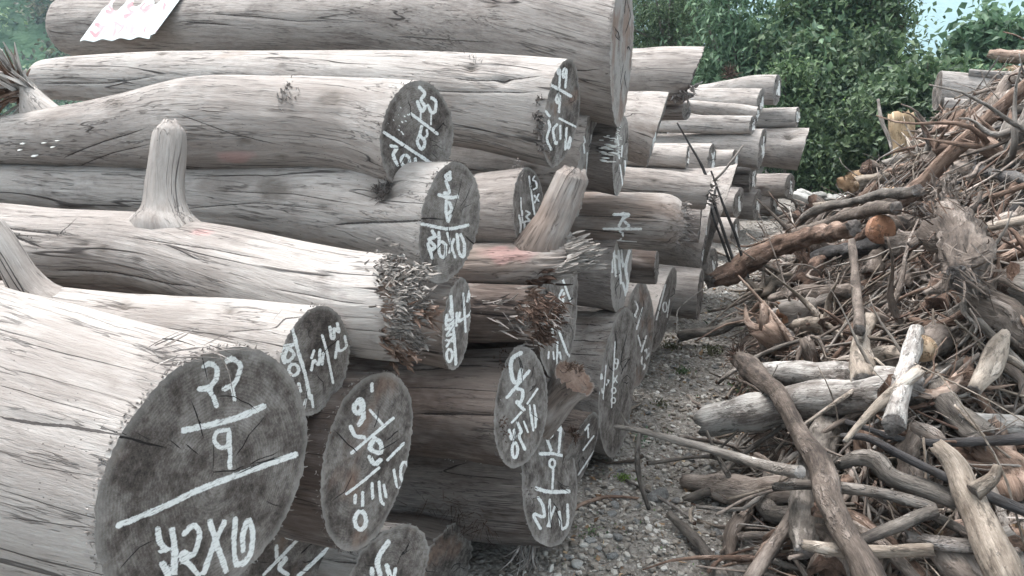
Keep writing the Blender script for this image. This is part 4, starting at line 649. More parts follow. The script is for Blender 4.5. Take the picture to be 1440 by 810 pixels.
def scatter_rocks(n, xy, size, name, seed):
    r = np.random.RandomState(seed); V, T, A = [], [], []; b = 0
    for k in range(len(RK)):
        m = n // len(RK); v0, t0 = RK[k]; p = xy(m, r); z = hg(p[:, 0], p[:, 1]); s = size * r.uniform(.35, 1, m) ** 1.6 * 1.3; a = r.rand(m) * 6.28; c, sn = np.cos(a), np.sin(a)
        v = v0[None] * s[:, None, None]; tl = r.uniform(-.4, .4, m); v[..., 2] += v[..., 0] * tl[:, None]
        x = v[..., 0] * c[:, None] - v[..., 1] * sn[:, None] + p[:, :1]; y = v[..., 0] * sn[:, None] + v[..., 1] * c[:, None] + p[:, 1:2]; zz = v[..., 2] + z[:, None] + (s * .25)[:, None]
        V.append(np.stack([x, y, zz], -1).reshape(-1, 3)); T.append((t0[None] + (np.arange(m) * len(v0))[:, None, None] + b).reshape(-1, 3)); A.append(np.repeat(r.rand(m), len(v0))); b += m * len(v0)
    link(name, mk_mesh(name, np.vstack(V), [np.vstack(T)], {'rnd': np.concatenate(A)}, [M_GRV], False), kind='stuff', label='loose grey gravel chips on the bare ground between logs and brushwood', cat='gravel')
def strip(m, r, y0=2.1, y1=9.5, pw=1.7, pad=.5):
    y = y0 + (y1 - y0) * r.rand(m) ** pw; xl = .15 + (y - 2.46) * .405 - .15; xr = foot(y) + pad; x = xl + (xr - xl) * r.rand(m); return np.stack([x, y], -1)
scatter_rocks(6000, strip, .017, 'gravel', 71)
scatter_rocks(9000, lambda m, r: strip(m, r, 2.1, 6), .008, 'fine_gravel', 72)
STN = [(922,692,16,'s','flat blue-grey stone beside the forked hanging twig'),(988,762,0,'s',''),(812,792,10,'p','white chalky stone near the bottom edge in the gravel'),(868,690,9,'s','small pale stone by the mossy patch in front of the leaning ends'),(1010,540,0,'',''),(868,757,8,'s','grey stone on the gravel below the mossy patch'),(935,745,0,'','')]
rm2 = [rock_mesh(90 + i, 3) for i in range(4)]; RME = [[mk_mesh('stone', v, [t], None, [m], False) for v, t in rm2] for m in (M_ST, M_STP)]
def put_stone(x, y, s, mi, k, label, group=None, name='stone', zoff=0.):
    o = link(name, RME[mi][k % 4], label=label, cat='stone', group=group); o.location = (x, y, float(hg(x, y)) + s * .22 + zoff); o.scale = (s, s, s); o.rotation_euler = (rs.uniform(-.3, .3), rs.uniform(-.3, .3), rs.uniform(0, 6.28)); return o
for i, (px, py, w, kd, lab) in enumerate(STN):
    if not w: continue
    v = ray(px, py); t = CAMZ / -v[2]; p = CAM + v * t; put_stone(p[0], p[1], w * 1.25 * t / FPX, 1 if kd == 'p' else 0, i, lab)
LS = [(922,692,'the flat blue-grey stone'),(812,792,'the white chalky stone'),(868,690,'the mossy patch'),(800,760,'the lowest numbered end'),(880,610,'the tall two-column end'),(905,560,'the second standing end'),(945,500,'the olive weedy tuft'),(960,540,'the midway weeds'),(1000,560,'the lichened log tip'),(985,770,'the straight peeled stick'),(905,650,'the hanging fork'),(1030,465,'the broad-leaved weed'),(970,450,'the plain brown log'),(1060,350,'the red-brown root'),(980,690,'the mossy brown log'),(1000,600,'the white log piece'),(860,740,'the small weed by the stack'),(940,620,'the long slender branch'),(930,790,'the bottom edge')]
for i in range(150):
    p = strip(1, rs, 2.15, 6.5, 1.3, .3)[0]; sz, mi = rs.uniform(.010, .026), (0 if rs.rand() < .75 else 1); q_ = proj(np.array([[p[0], p[1], 0.]]))[0][0]; j_ = int(np.argmin([math.hypot(q_[0] - a, q_[1] - b) for a, b, _ in LS])); dx, dy = q_[0] - LS[j_][0], q_[1] - LS[j_][1]
    w_ = ('left of' if dx < 0 else 'right of') if abs(dx) > 1.8 * abs(dy) else ('above' if dy < 0 else 'below') if abs(dy) > 1.8 * abs(dx) else ('up and ' if dy < 0 else 'down and ') + ('left of' if dx < 0 else 'right of')
    put_stone(p[0], p[1], sz, mi, i, '%s %s stone %s %s on the gravel' % ('tiny' if sz < .014 else 'small' if sz < .02 else 'fist-sized', ['grey', 'pale'][mi], w_, LS[j_][2]), 'loose stones on the gravel')
for i, (px, py, w) in enumerate([(1135,245,16),(1150,262,14),(1160,238,12),(1128,268,13),(1175,255,12),(1145,285,11),(1170,275,12),(1190,262,10),(1120,300,9),(1160,292,8),(1100,330,8),(1092,300,8)]):
    v = ray(px, py); t = (CAMZ - .05) / -v[2]; t = min(t, 10.5); p = CAM + v * t; put_stone(p[0], p[1], w * 1.3 * t / FPX, 1, i, ['pale boulder directly right of the far stack','pale boulder below and right of the first','squat pale boulder behind the first','pale boulder nearest the foot of the far stack','pale boulder right of the squat one','flattened pale boulder lower in the rubble','pale boulder before the dark crest log','small pale boulder touching the crest log','small pale stone in the path before the rubble','small pale stone beneath the draped grey branch','lone small pale stone farther down the path','lone pale stone left of the draped grey branch'][i], 'pale rubble at the end of the gravel', name='boulder', zoff=w * .5 * t / FPX)
# ---- traced pieces of brushwood. points: (px, py, half width px[, lift m])
GRP = 'brushwood heap'
LAND = []
def trace(pts, mat, label, cat='branch', name='branch', lift=.06, n=None, M=14, seed=None, rough=.28, end=M_FIBRE, Z=None, flat=0., jag=.6, kids=()):
    seed = seed if seed is not None else hash_str(label) % 500; A = []; parts = []
    for i, p in enumerate(pts):
        if Z is not None:
            z = Z[0] + (Z[1] - Z[0]) * i / (len(pts) - 1)
        else:
            h, _ = heap_hit(p[0], p[1], lift + (.07 if lift > .12 else 0)); z = (h - CAM) @ Fv
        A.append([p[0], p[1], p[2], z])
    A = np.array(A)
    if Z is None and len(A) > 2:       # keep the depth smooth along the piece
        t = np.linspace(0, 1, len(A)); A[:, 3] = np.polyval(np.polyfit(t, A[:, 3], 1 if len(A) < 5 else 2), t)
    W_ = [np.r_[CAM + z * ray(x, y), w * z / FPX] for x, y, w, z in A]; L = sum(np.linalg.norm(W_[i + 1][:3] - W_[i][:3]) for i in range(len(W_) - 1))
    n_ = n or int(max(14, min(70, L / .02))); S = spline(W_, n_); C, rad = S[:, :3].copy(), np.maximum(S[:, 3], .0015)
    s = np.linspace(0, L, n_)[:, None]; C += np.minimum(rad[:, None] * .35, .012) * fbm(np.hstack([s * 4, s * 0 + seed, s * 0]), 2, seed)[:, None] * np.array([.4, .4, 1])
    rad = rad * (1 + .10 * vn(np.hstack([s * 9, s * 0 + seed, s * 0]), seed)); d = stick_data(C, rad, M, seed, rough, flat, jag)
    o = link(name, merge([d], name, [mat, end]), label=label, cat=cat, group=GRP)
    for kp in kids:
        S2 = spline([np.r_[CAM + (A[0][3] + (A[-1][3] - A[0][3]) * f) * ray(x, y), w * A[0][3] / FPX] for x, y, w, f in kp], 20); d2 = stick_data(S2[:, :3], S2[:, 3], 8, seed + 1, rough, 0, jag)
        link('side_branch', merge([d2], 'side', [mat, end]), o)
    return o, C, rad
def tuft(o, p, n, d, L, w, mat, spread=.5, seed=1, name='splintered_end', rad=.02):
    r = np.random.RandomState(seed); og = p + r.randn(n, 3) * rad * .5; link(name, fibres(og, np.array(d)[None] + r.randn(n, 3) * spread, r.uniform(.3, 1, n) * L, r.uniform(.4, 1, n) * w, name, mat, .4, seed), o, kind='stuff')
M_TANC = bark('tan_cut_wood', [(.3, (.12, .08, .045)), (.5, (.27, .19, .115)), (.7, (.42, .32, .21)), (.8, (.52, .42, .30))], .6)
def Zh(px, py, l, d): z = float((heap_hit(px, py)[0] - CAM) @ Fv) - l; return (z, z + d)
T_ = trace
o, C, r_ = T_([(1042,505,13),(1062,528,15),(1090,548,13),(1112,580,13),(1135,620,14),(1155,655,17),(1168,700,18),(1190,750,19),(1212,790,21),(1228,830,22)], M_BROWN, 'long crooked root with peeled patches crossing the front of the heap', lift=.22, M=20, rough=.3, jag=1)
tuft(o, C[0], 60, [-.6, -.1, .5], .10, .006, M_RFIBRE, .35, 1, rad=.03)
T_([(1180,520,10),(1172,560,15),(1165,600,20),(1150,640,22),(1140,690,24),(1135,740,20),(1130,775,14)], M_GREY, 'thick upright grey stump piece behind the crooked peeled root', lift=.12, M=22, rough=.4)
T_([(998,590,24),(1040,580,25),(1100,570,24),(1160,560,24),(1250,552,24)], M_BIRCH, 'white lichened log piece lying at the left foot of the heap', 'log', 'log_piece', lift=.15, M=22, end=M_RFIBRE, rough=.12)
T_([(1082,527,15),(1140,527,17),(1210,530,18),(1280,540,18)], M_BIRCH, 'pale speckled log piece just above the white lichened one', 'log', 'log_piece', lift=.13, M=20, rough=.15)
T_([(865,600,3),(900,606,4),(960,622,5.5),(1030,640,6.5),(1080,655,7.5),(1125,662,9)], M_GREY, 'long slender branch reaching left over the gravel with a hanging fork', lift=.26, kids=[[(900,607,3,.1),(896,640,3.5,.1),(900,675,4,.1),(912,715,3,.1)],[(885,603,2,.0),(873,580,1.2,.0)]])
T_([(942,722,5),(985,768,8),(1015,815,9)], M_GREY, 'straight peeled stick lying on the gravel at the bottom edge', lift=.05)
T_([(1128,700,8),(1095,755,9),(1055,815,10)], M_BROWN, 'brown stick slanting down to the bottom edge left of the crooked root', lift=.12)
T_([(1180,652,8),(1205,644,11),(1232,650,13),(1252,672,13),(1300,688,14),(1340,702,15)], M_GREY, 'stout bent branch arching in the middle of the lower heap', lift=.14, M=16)
T_([(1090,684,6),(1140,682,7),(1200,688,8),(1250,697,8),(1312,718,9),(1290,727,9),(1250,742,9),(1205,760,8)], M_GREY, 'grey branch folded back on itself at a sharp elbow', lift=.16)
T_([(1185,613,4),(1222,616,5),(1272,641,6),(1330,670,7),(1390,697,8),(1450,722,8)], M_DARK, 'thin blue-grey pole sloping down to the right edge', lift=.2)
T_([(1318,628,9),(1345,655,15),(1362,690,19),(1378,725,19),(1395,765,24),(1418,820,27)], M_PALE, 'pale barkless limb at the bottom right', lift=.24, M=22, rough=.28, kids=[[(1370,690,12,.5),(1395,672,8,.5),(1402,655,5,.5)]])
T_([(1190,594,4),(1280,619,5),(1380,620,6),(1450,617,8)], M_DARK, 'dark smooth pole lying level toward the right edge', lift=.16)
T_([(1130,764,7),(1180,772,9),(1240,776,8.5),(1310,773,8)], M_PALE, 'pale stick with a splintered left end above the bottom edge', lift=.16)
T_([(1276,755,9),(1330,764,11),(1385,770,10)], M_BIRCH, 'flaky barked billet beside the pale limb', lift=.14, M=14)
T_([(1188,622,3),(1215,590,5.5),(1250,554,7),(1292,520,8)], M_PALE, 'light split stick leaning up to the right', lift=.22)
T_([(965,677,10),(1010,682,17),(1060,690,21),(1115,692,22)], M_BROWN, 'mossy brown log lying low left of the crooked root', 'log', 'log_piece', lift=.05, M=18)
T_([(1000,396,9),(1030,382,14),(1060,362,15),(1100,345,14),(1150,330,12),(1200,320,10)], M_RED, 'thick red-brown root pointing left toward the log ends', 'root', 'root', lift=.30, M=24, rough=.6)
T_([(1198,340,5),(1203,390,6),(1207,430,7),(1208,465,8)], M_BROWN, 'upright thin trunk with curled bark in the middle of the heap', lift=.28)
T_([(1450,112,10),(1400,158,11),(1345,210,13),(1300,255,14),(1275,278,11),(1260,292,6)], M_RED, 'long split red-brown timber slanting down from the right edge', 'timber', 'split_timber', lift=.18, M=12, flat=.5)
T_([(1165,243,9),(1200,230,16),(1245,212,20),(1290,200,18),(1345,190,12)], M_BROWN, 'dark barked log slanting up to the right at the heap top', 'log', 'log_piece', lift=.10, M=20)
T_([(1158,262,7),(1190,252,9),(1225,247,9),(1262,250,6)], M_CUT, 'tan stripped billet beneath the dark barked log', 'log', 'log_piece', lift=.1, M=14)
T_([(1266,222,9),(1268,200,12),(1268,182,14),(1267,166,15.5)], M_TANC, 'yellow freshly cut stump standing on the heap crest', 'stump', 'stump', Z=(7.6, 7.6), M=24, rough=.22, end=M_CUT, jag=.5)
T_([(1238,323,21),(1262,321,20),(1292,322,19)], M_BROWN, 'barked billet with a round orange cut end facing left', 'log', 'log_piece', Z=Zh(1240, 323, .8, .55), M=30, end=M_ORANGE, rough=.06, jag=.05)
T_([(1375,240,7),(1410,247,8),(1450,251,9)], M_DARK, 'dark smooth branch end poking from the right edge', lift=.1)
T_([(1368,326,5),(1400,318,6),(1450,308,7)], M_PALE, 'slim tan branch level with the root ball at the right edge', lift=.3)
T_([(1222,450,8),(1212,475,12),(1212,505,16),(1218,535,18)], M_PALE, 'curved pale stump with a torn top', 'stump', 'stump', lift=.2, M=20, rough=.35)
T_([(1288,468,11),(1278,505,13),(1268,545,15),(1258,590,15)], M_BIRCH, 'whitish upright billet left of the yellow cut end', 'log', 'log_piece', lift=.2, M=18)
T_([(1298,488,19),(1318,474,22),(1350,455,22)], M_BROWN, 'short log with a yellow cut end facing front', 'log', 'log_piece', Z=Zh(1300, 486, .38, .45), M=26, end=M_CUT, rough=.08, jag=.05)
T_([(1150,358,10),(1200,350,11),(1260,336,11)], M_DARK, 'black smooth branch under the thin upright trunk', lift=.12)
T_([(1088,420,8),(1140,410,12),(1205,412,10)], M_BROWN, 'brown log piece under the red-brown root', 'log', 'log_piece', lift=.10, M=14)
T_([(1372,545,9),(1390,515,14),(1402,490,12),(1412,470,6)], M_PALE, 'forked pale root stub near the right edge', 'root', 'root', lift=.2, M=16, rough=.4, kids=[[(1398,500,8,.6),(1420,505,6,.7),(1436,515,4,.9)]])
T_([(1392,76,7),(1420,80,9),(1455,78,10)], M_RED, 'reddish log end at the top of the right edge', 'log', 'log_piece', lift=.12, M=12)
T_([(1400,108,9),(1425,104,12),(1455,104,12)], M_CUT, 'chopped wood block near the top of the right edge', 'log', 'log_piece', lift=.05, M=12)
T_([(1200,735,7),(1240,765,8),(1290,820,9)], M_BROWN, 'brown stick under the folded grey branch heading to the bottom edge', lift=.12)
T_([(1285,600,12),(1310,612,13),(1330,640,12)], M_BROWN, 'short angular bark block beside the dark smooth pole', 'bark', 'bark_block', lift=.1, flat=.3)
T_([(1350,595,12),(1400,598,14),(1455,600,15)], M_BIRCH, 'lichened log piece level with the right edge', 'log', 'log_piece', lift=.1, M=18)
T_([(1100,480,14),(1085,495,12),(1070,470,8)], M_BROWN, 'small bark covered stub in the hollow left of the heap', 'stump', 'stump', lift=.08, M=12)
T_([(1290,270,8),(1235,275,7),(1190,285,6),(1140,300,6),(1120,320,5)], M_GREY, 'crooked grey branch draped over the upper heap toward the stack', lift=.25)
T_([(1085,340,5),(1150,318,8),(1210,298,9),(1260,290,9)], M_BROWN, 'barked branch slanting above the red-brown root', lift=.28)
T_([(1235,140,2),(1240,170,2.5),(1252,200,3),(1266,250,4)], M_GREY, 'slim bare sapling standing before the trees', Z=(8.2, 7.9))
# root ball
rb, C, r_ = T_([(1350,385,18),(1352,355,32),(1345,325,30),(1332,300,15),(1326,285,8)], M_BROWN, 'large frayed brown root ball below the long split timber', 'root', 'root_ball', lift=.42, M=30, rough=.9, kids=[[(1345,340,14,.5),(1310,330,9,.5),(1280,345,5,.5)],[(1350,350,14,.5),(1385,345,9,.5),(1400,370,4,.5)],[(1340,310,12,.7),(1370,290,7,.7),(1380,270,4,.7)],[(1348,370,12,.3),(1330,400,8,.3),(1300,412,3,.3)]])
tuft(rb, C[-1], 160, [-.1, -.3, .9], .10, .007, M_BROWN, .7, 3, 'frayed_roots', .09); tuft(rb, C[len(C) // 2], 110, [-.9, -.6, .1], .13, .006, M_RFIBRE, .45, 4, 'frayed_roots', .10); tuft(rb, C[0], 70, [.5, -.8, -.3], .11, .007, M_BROWN, .6, 5, 'frayed_roots', .10)
# three poles leaning between the log ends
T_([(952,172,1.1),(968,200,1.4),(990,240,1.8),(1004,285,2),(1022,340,2.2),(1037,385,2.3)], M_DARK, 'longest thin dark pole leaning against the log ends', 'pole', 'pole', Z=(4.9, 5.3)); T_([(1000,240,1.3),(1018,290,1.7),(1034,330,1.9),(1052,392,2.1)], M_DARK, 'right-hand thin dark pole forking from the leaning group', 'pole', 'pole', Z=(5., 5.2))
T_([(993,262,1),(1003,305,1.4),(1018,345,1.7),(1032,385,1.8)], M_DARK, 'thinnest dark pole of the group leaning on the log ends', 'pole', 'pole', Z=(5.0, 5.25)); T_([(1045,205,1.2),(1020,238,1.6),(1006,252,1.8)], M_GREY, 'short twig crossing the top of the leaning dark poles', Z=(5., 5.))
T_([(952,470,.6),(952,450,.7),(956,432,.7),(990,405,.8)], M_GREY, 'wiry pale twig in front of the plain brown log', Z=(4.3, 4.4))
# ---- random branches in the heap
mats = [M_BROWN, M_GREY, M_RED, M_PALE, M_DARK, M_BIRCH]; GUARD = [(1240,335,46),(1345,350,56),(1300,500,36),(1268,200,26),(1215,500,28),(1090,560,30),(1170,700,22),(1385,730,26),(1360,190,20)]; CN = ['brown', 'grey', 'reddish', 'pale peeled', 'dark smooth', 'whitish']
LM = [(1130,620,'the crooked peeled root'),(1080,575,'the white lichened log piece'),(1250,655,'the stout bent arching branch'),(1375,725,'the pale barkless limb'),(1240,690,'the branch folded at an elbow'),(1345,335,'the frayed root ball'),(1240,322,'the round orange cut end'),(1060,362,'the thick red-brown root'),(1205,400,'the upright thin trunk'),(1360,190,'the long red-brown timber'),(1265,190,'the yellow fresh stump'),(1230,225,'the dark barked crest log'),
 (1215,490,'the curved pale stump'),(1300,485,'the yellow cut end'),(1395,500,'the forked pale root stub'),(1020,682,'the mossy brown log'),(1000,635,'the long slender branch'),(1320,620,'the dark level pole'),(1180,772,'the pale splintered stick'),(1090,755,'the brown slanting stick'),(1085,480,'the small barked stub'),(1150,410,'the brown piece below the root'),(1425,105,'the chopped block'),(1410,320,'the slim tan branch'),(1345,764,'the flaky barked billet'),(1190,262,'the tan stripped billet'),(985,768,'the straight stick by the gravel'),(1400,598,'the lichened piece at the edge'),(1150,290,'the draped grey branch'),(1385,420,'the hollow under the root ball')]
def where(C):
    p = proj(np.asarray(C).mean(0)[None])[0][0]; i = int(np.argmin([math.hypot(p[0] - a, (p[1] - b) * 1.2) for a, b, _ in LM])); dx, dy = p[0] - LM[i][0], p[1] - LM[i][1]
    if abs(dx) < 14 and abs(dy) < 14: w = 'crossing'
    elif abs(dx) > 1.8 * abs(dy): w = 'left of' if dx < 0 else 'right of'
    elif abs(dy) > 1.8 * abs(dx): w = 'above' if dy < 0 else 'below'
    else: w = ('up and ' if dy < 0 else 'down and ') + ('left of' if dx < 0 else 'right of')
    return w + ' ' + LM[i][2]
def blabel(k, C, R0, L, fork, noun='branch'):
    q = proj(np.asarray([C[0], C[-1]]))[0]; an = abs(math.degrees(math.atan2(q[1][1] - q[0][1], q[1][0] - q[0][0]))); an = min(an, 180 - an); al = 'level' if an < 18 else 'slanting' if an < 52 else 'steep'
    return '%s %s %s%s %s %s' % ('thick' if R0 > .028 else 'slim' if R0 > .012 else 'thin', al, 'forked ' if fork else '', CN[k], noun, where(C))
def rand_pos(r, y0=1.95, y1=9.8, pw=1.25, inset=.12, wid=None, guard=True):
    while True:
        y = y0 + (y1 - y0) * r.rand() ** pw; x = foot(y) + inset + (wid or (1.2 + .55 * (y - 2))) * r.rand() ** .85
        if x < y * .70 + .35:
            if guard:
                q = proj(np.array([[x, y, float(heap(x, y)) + .05]]))[0][0]
                if any(math.hypot(q[0] - a, q[1] - b) < w for a, b, w in GUARD): continue
            return x, y
def one_branch(i, r, L, R0, fork=True, seg=9, M=7, lift=(-.10, .10), steep=.22, bendy=.12):
    x, y = rand_pos(r); a = r.uniform(0, pi) if r.rand() < .6 else r.normal(.3, .5); d = np.array([cos(a), sin(a)]); s = np.linspace(-.5, .5, seg) * L; up = r.uniform(*lift) * min(1, .35 + hbase(x, y)); tilt = r.normal(0, steep)
    bend = r.normal(0, bendy) * L; b2 = r.normal(0, bendy * .6) * L; w = bend * (s / L * 2) ** 2 + b2 * np.sin(s / L * 7); cx = x + d[0] * s - d[1] * w; cy = y + d[1] * s + d[0] * w
    hh = heap(cx, cy); hm = np.polyval(np.polyfit(s, hh, 1), s); z = .7 * hm + .3 * hh + up + tilt * s + R0
    z = np.maximum(z, hg(cx, cy) + R0 * .6)
    C = np.stack([cx, cy, z], -1); C += r.randn(seg, 3) * .021 * L; C = spline(C, seg * 2 + 2); k = len(C); rad = R0 * np.linspace(1, r.uniform(.3, .65), k) * (1 + .12 * r.randn(k)); P = [stick_data(C, np.maximum(rad, .0015), M, i % 400, .4, 0, .9)]; fk = False
    if fork and r.rand() < .5:
        fk = True
        for rep_ in range(r.randint(1, 3)):
            j = r.randint(4, k - 5); dd = nrm(C[j + 1] - C[j] + r.randn(3) * .8 * np.linalg.norm(C[j + 1] - C[j])); l2 = L * r.uniform(.15, .4); C2 = C[j] + dd * np.linspace(0, l2, 7)[:, None] + r.randn(1, 3) * (np.linspace(0, 1, 7) ** 2 * .2 * l2)[:, None]; P.append(stick_data(C2, rad[j] * np.linspace(.65, .25, 7), max(5, M - 2), i % 400 + 3, .3, 0, .5))
    one_branch.info = (C, R0, L, fk); return P
r = np.random.RandomState(99); pick = np.random.RandomState(5)
NI = 250
for i in range(NI):
    k = pick.choice(6, p=[.46, .26, .15, .04, .07, .02]); big = r.rand() < .14; k = 0 if (big and k in (3, 5)) else k
    P = one_branch(i, r, r.uniform(.4, 1.15), r.uniform(.016, .042) if big else r.uniform(.006, .016), M=12 if big else 7)
    link('branch', merge(P, 'branch', [mats[k], M_CUT if (r.rand() < .18) else M_RFIBRE]), label=blabel(k, *one_branch.info), cat='branch', group='branches tangled in the brushwood')
# chunks: short thick billets
for i in range(80):
    k = pick.choice(6, p=[.42, .24, .2, .08, 0, .06]); P = one_branch(900 + i, r, r.uniform(.12, .40), r.uniform(.025, .075), False, 5, 14, (-.04, .1), .5)
    em = pick.choice(3, p=[.3, .6, .1]); o = link('chunk', merge(P, 'chunk', [mats[k], [M_CUT, M_RFIBRE, M_ORANGE][em]]), label='short ' + blabel(k, *one_branch.info, noun='chunk').replace('thick ', 'stubby '), cat='wood chunk', group='wood chunks in the brushwood')
    if i % 2 == 0: tuft(o, P[0][0][-2], 40, [r.randn(), -.5, .4], .09, .006, [M_RFIBRE, M_FIBRE, M_RED][i % 3], .6, i, 'frayed_end', .05)
# torn roots with several crooked arms
for i in range(105):
    x, y = rand_pos(r, 2.0, 9.5, 1.0) if i < 70 else rand_pos(r, 3.2, 7.5, 1.0); R0 = r.uniform(.016, .055); c0 = np.array([x, y, heap(x, y) + r.uniform(-.02, .12)]); ax = nrm(r.randn(3) * [1, 1, .5]); k = pick.choice(6, p=[.42, .2, .28, .10, 0, 0]); P = []; L0 = r.uniform(.12, .3)
    core = c0 + ax * np.linspace(-.5, .5, 6)[:, None] * L0 + r.randn(6, 3) * .01; P.append(stick_data(spline(core, 12), R0 * np.interp(np.linspace(0, 1, 12), [0, .5, 1], [.8, 1.1, 1.4]), 16, i, .6, 0, 1.))
    for j in range(r.randint(4, 8)):
        d = nrm(ax * r.uniform(.2, 1) + r.randn(3) * .8); l = r.uniform(.12, .42); t = np.linspace(0, 1, 8)[:, None]; b1, b2 = r.randn(2, 3) * .28 * l; P.append(stick_data(core[-1 if j % 4 else 0] - d * .01 + d * l * t + b1 * t ** 2 + b2 * np.sin(t * 5) * .4, R0 * np.linspace(.6, .10, 8) * r.uniform(.5, 1.1), 8, i + j * 3, .4, 0, .5))
    o = link('torn_root', merge(P, 'torn_root', [mats[k], M_RFIBRE]), label='torn %s root, %d crooked arms, %s' % (CN[k], len(P) - 1, where(core)), cat='root', group='torn roots in the brushwood')
    if i % 2: tuft(o, core[-1], 50, ax, .12, .005, [M_RED, M_RFIBRE, M_FIBRE][i % 3], .5, i, 'frayed_end', .04)
P = []
for i in range(1750): P += one_branch(2000 + i, r, r.uniform(.15, .8), r.uniform(.002, .009), True, 6, 4, (-.14, .12), .4, .16)
r3 = np.random.RandomState(77)
for i in range(16):
    p = strip(1, r3, 2.2, 6.5, 1.1, .35)[0]; a = r3.uniform(0, pi); L = r3.uniform(.12, .5); R0 = r3.uniform(.003, .010); t = np.linspace(-.5, .5, 8); w = r3.normal(0, .12) * L; X = p[0] + cos(a) * t * L - sin(a) * w * (2 * t) ** 2; Y = p[1] + sin(a) * t * L + cos(a) * w * (2 * t) ** 2; C = np.stack([X, Y, hg(X, Y) + R0 * .8 + r3.rand(8) * .012], -1); C = spline(C, 16); k = int(r3.randint(0, 4)); one_branch.info = (C, R0, L, False)
    q_ = proj(C.mean(0)[None])[0][0]; j_ = int(np.argmin([math.hypot(q_[0] - a_, q_[1] - b_) for a_, b_, _ in LS])); dx, dy = q_[0] - LS[j_][0], q_[1] - LS[j_][1]
    w_ = ('left of' if dx < 0 else 'right of') if abs(dx) > 1.3 * abs(dy) else ('above' if dy < 0 else 'below')
    link('stick', merge([stick_data(C, R0 * np.linspace(1, .6, 16), 7, i, .3, 0, .8)], 'stick', [mats[k], M_RFIBRE]), label='%s %s stick lying on the gravel %s %s' % ('thin' if R0 < .006 else 'thicker', CN[k], w_, LS[j_][2]), cat='stick', group='sticks scattered on the gravel')
lot = [P[i::4] for i in range(4)]
for m, L_ in zip((M_BROWN, M_GREY, M_RFIBRE, M_PALE), (P[0:1000], P[1000:1800], P[1800:2300], P[2300:])):
    if L_: link('twigs', merge(L_, 'twigs', [m], 0), kind='stuff', label='fine broken twigs filling the brushwood heap', cat='twigs')
# bark shreds and chips over heap and ground
def litter(n, name, mat, L, w, posf, seed, lab, zl=.02):
    r = np.random.RandomState(seed); p = posf(n, r); z = heap(p[:, 0], p[:, 1]) + r.uniform(-.03, zl, n); D = r.randn(n, 3) * [1, 1, .25]; link(name, fibres(np.c_[p, z], D, r.uniform(.3, 1, n) * L, r.uniform(.4, 1, n) * w, name, mat, .5, seed), kind='stuff', label=lab, cat='wood litter')
hp = lambda n, r: np.array([rand_pos(r) for _ in range(n)])
litter(2200, 'bark_shreds', M_BROWN, .10, .010, hp, 81, 'brown bark shreds strewn over the brushwood heap', .05); litter(420, 'wood_shreds', M_PALE, .11, .005, hp, 82, 'pale wood shreds strewn over the brushwood heap', .06); litter(500, 'red_shreds', M_RED, .13, .009, hp, 87, 'reddish wood shreds strewn over the brushwood heap', .04)
litter(1700, 'wood_chips', M_FIBRE, .05, .004, lambda n, r: strip(n, r, 2.1, 8, 1.5), 83, 'grey wood chips scattered on the gravel', .012); litter(500, 'chips', M_CUT, .03, .005, lambda n, r: strip(n, r, 2.1, 8, 1.5), 84, 'small tan wood chips scattered on the gravel', .012)
litter(900, 'dark_litter', M_RFIBRE, .07, .005, lambda n, r: strip(n, r, 2.8, 8, 1.2), 85, 'dark bark litter lying on the gravel', .012)
# ================================================================ PLANTS, TREES, HILLS, HAZE
def leaf_mat(name, c0, c1, c2, trans=.35):
    n = NT(name); rn = n.attr('rnd'); tc = n.n('TexCoord').outputs['Object']; a = n.noise(tc, 1.1, 3); v = n.math('MULTIPLY_ADD', rn, .6, n.math('MULTIPLY', a, .5))
    col = n.ramp(v, [(.25, c0), (.6, c1), (.85, c2)]); n.done(col, .55); n.b.inputs['Specular IOR Level'].default_value = .4
    tr = n.n('BsdfTranslucent'); n.put(tr.inputs[0], col); mx = n.n('MixShader'); mx.inputs[0].default_value = trans; n.t.links.new(n.b.outputs[0], mx.inputs[1]); n.t.links.new(tr.outputs[0], mx.inputs[2]); n.t.links.new(mx.outputs[0], n.t.nodes['Material Output'].inputs[0]); return n.m
LF = [leaf_mat('deep_green_leaf', (.026, .048, .024), (.062, .102, .048), (.15, .205, .11)), leaf_mat('mid_green_leaf', (.038, .068, .032), (.09, .145, .065), (.19, .26, .13)), leaf_mat('pale_green_leaf', (.05, .095, .055), (.11, .185, .105), (.21, .31, .18)), leaf_mat('olive_brown_leaf', (.035, .030, .02), (.075, .080, .045), (.15, .14, .08)), leaf_mat('yellow_green_leaf', (.06, .11, .02), (.14, .23, .05), (.26, .34, .10))]
def leaves(P, L, Wd, r, droop=.35, out=None):
    """P (n,3) leaf positions -> verts, tris, rnd: each leaf four triangles folded along the midrib"""
    n = len(P); D = r.randn(n, 3); D[:, 2] -= droop
    if out is not None: D = D * .8 + out
    D = nrm(D); S = nrm(np.cross(D, r.randn(n, 3) * .6 + [0, 0, 1])); N = np.cross(S, D); l = L * r.uniform(.55, 1.15, n)[:, None]; w = Wd * r.uniform(.6, 1.15, n)[:, None]
    b = P; m = P + D * l * .5 - N * w * .15; t = P + D * l + N * -l * .12; a1 = P + D * l * .42 + S * w + N * w * .25; a2 = P + D * l * .42 - S * w + N * w * .25
    V = np.stack([b, a1, m, a2, t], 1).reshape(-1, 3); f = np.array([[0, 1, 2], [0, 2, 3], [2, 1, 4], [3, 2, 4]]); T = (f[None] + (np.arange(n) * 5)[:, None, None]).reshape(-1, 3); return V, T, np.repeat(r.rand(n), 5)
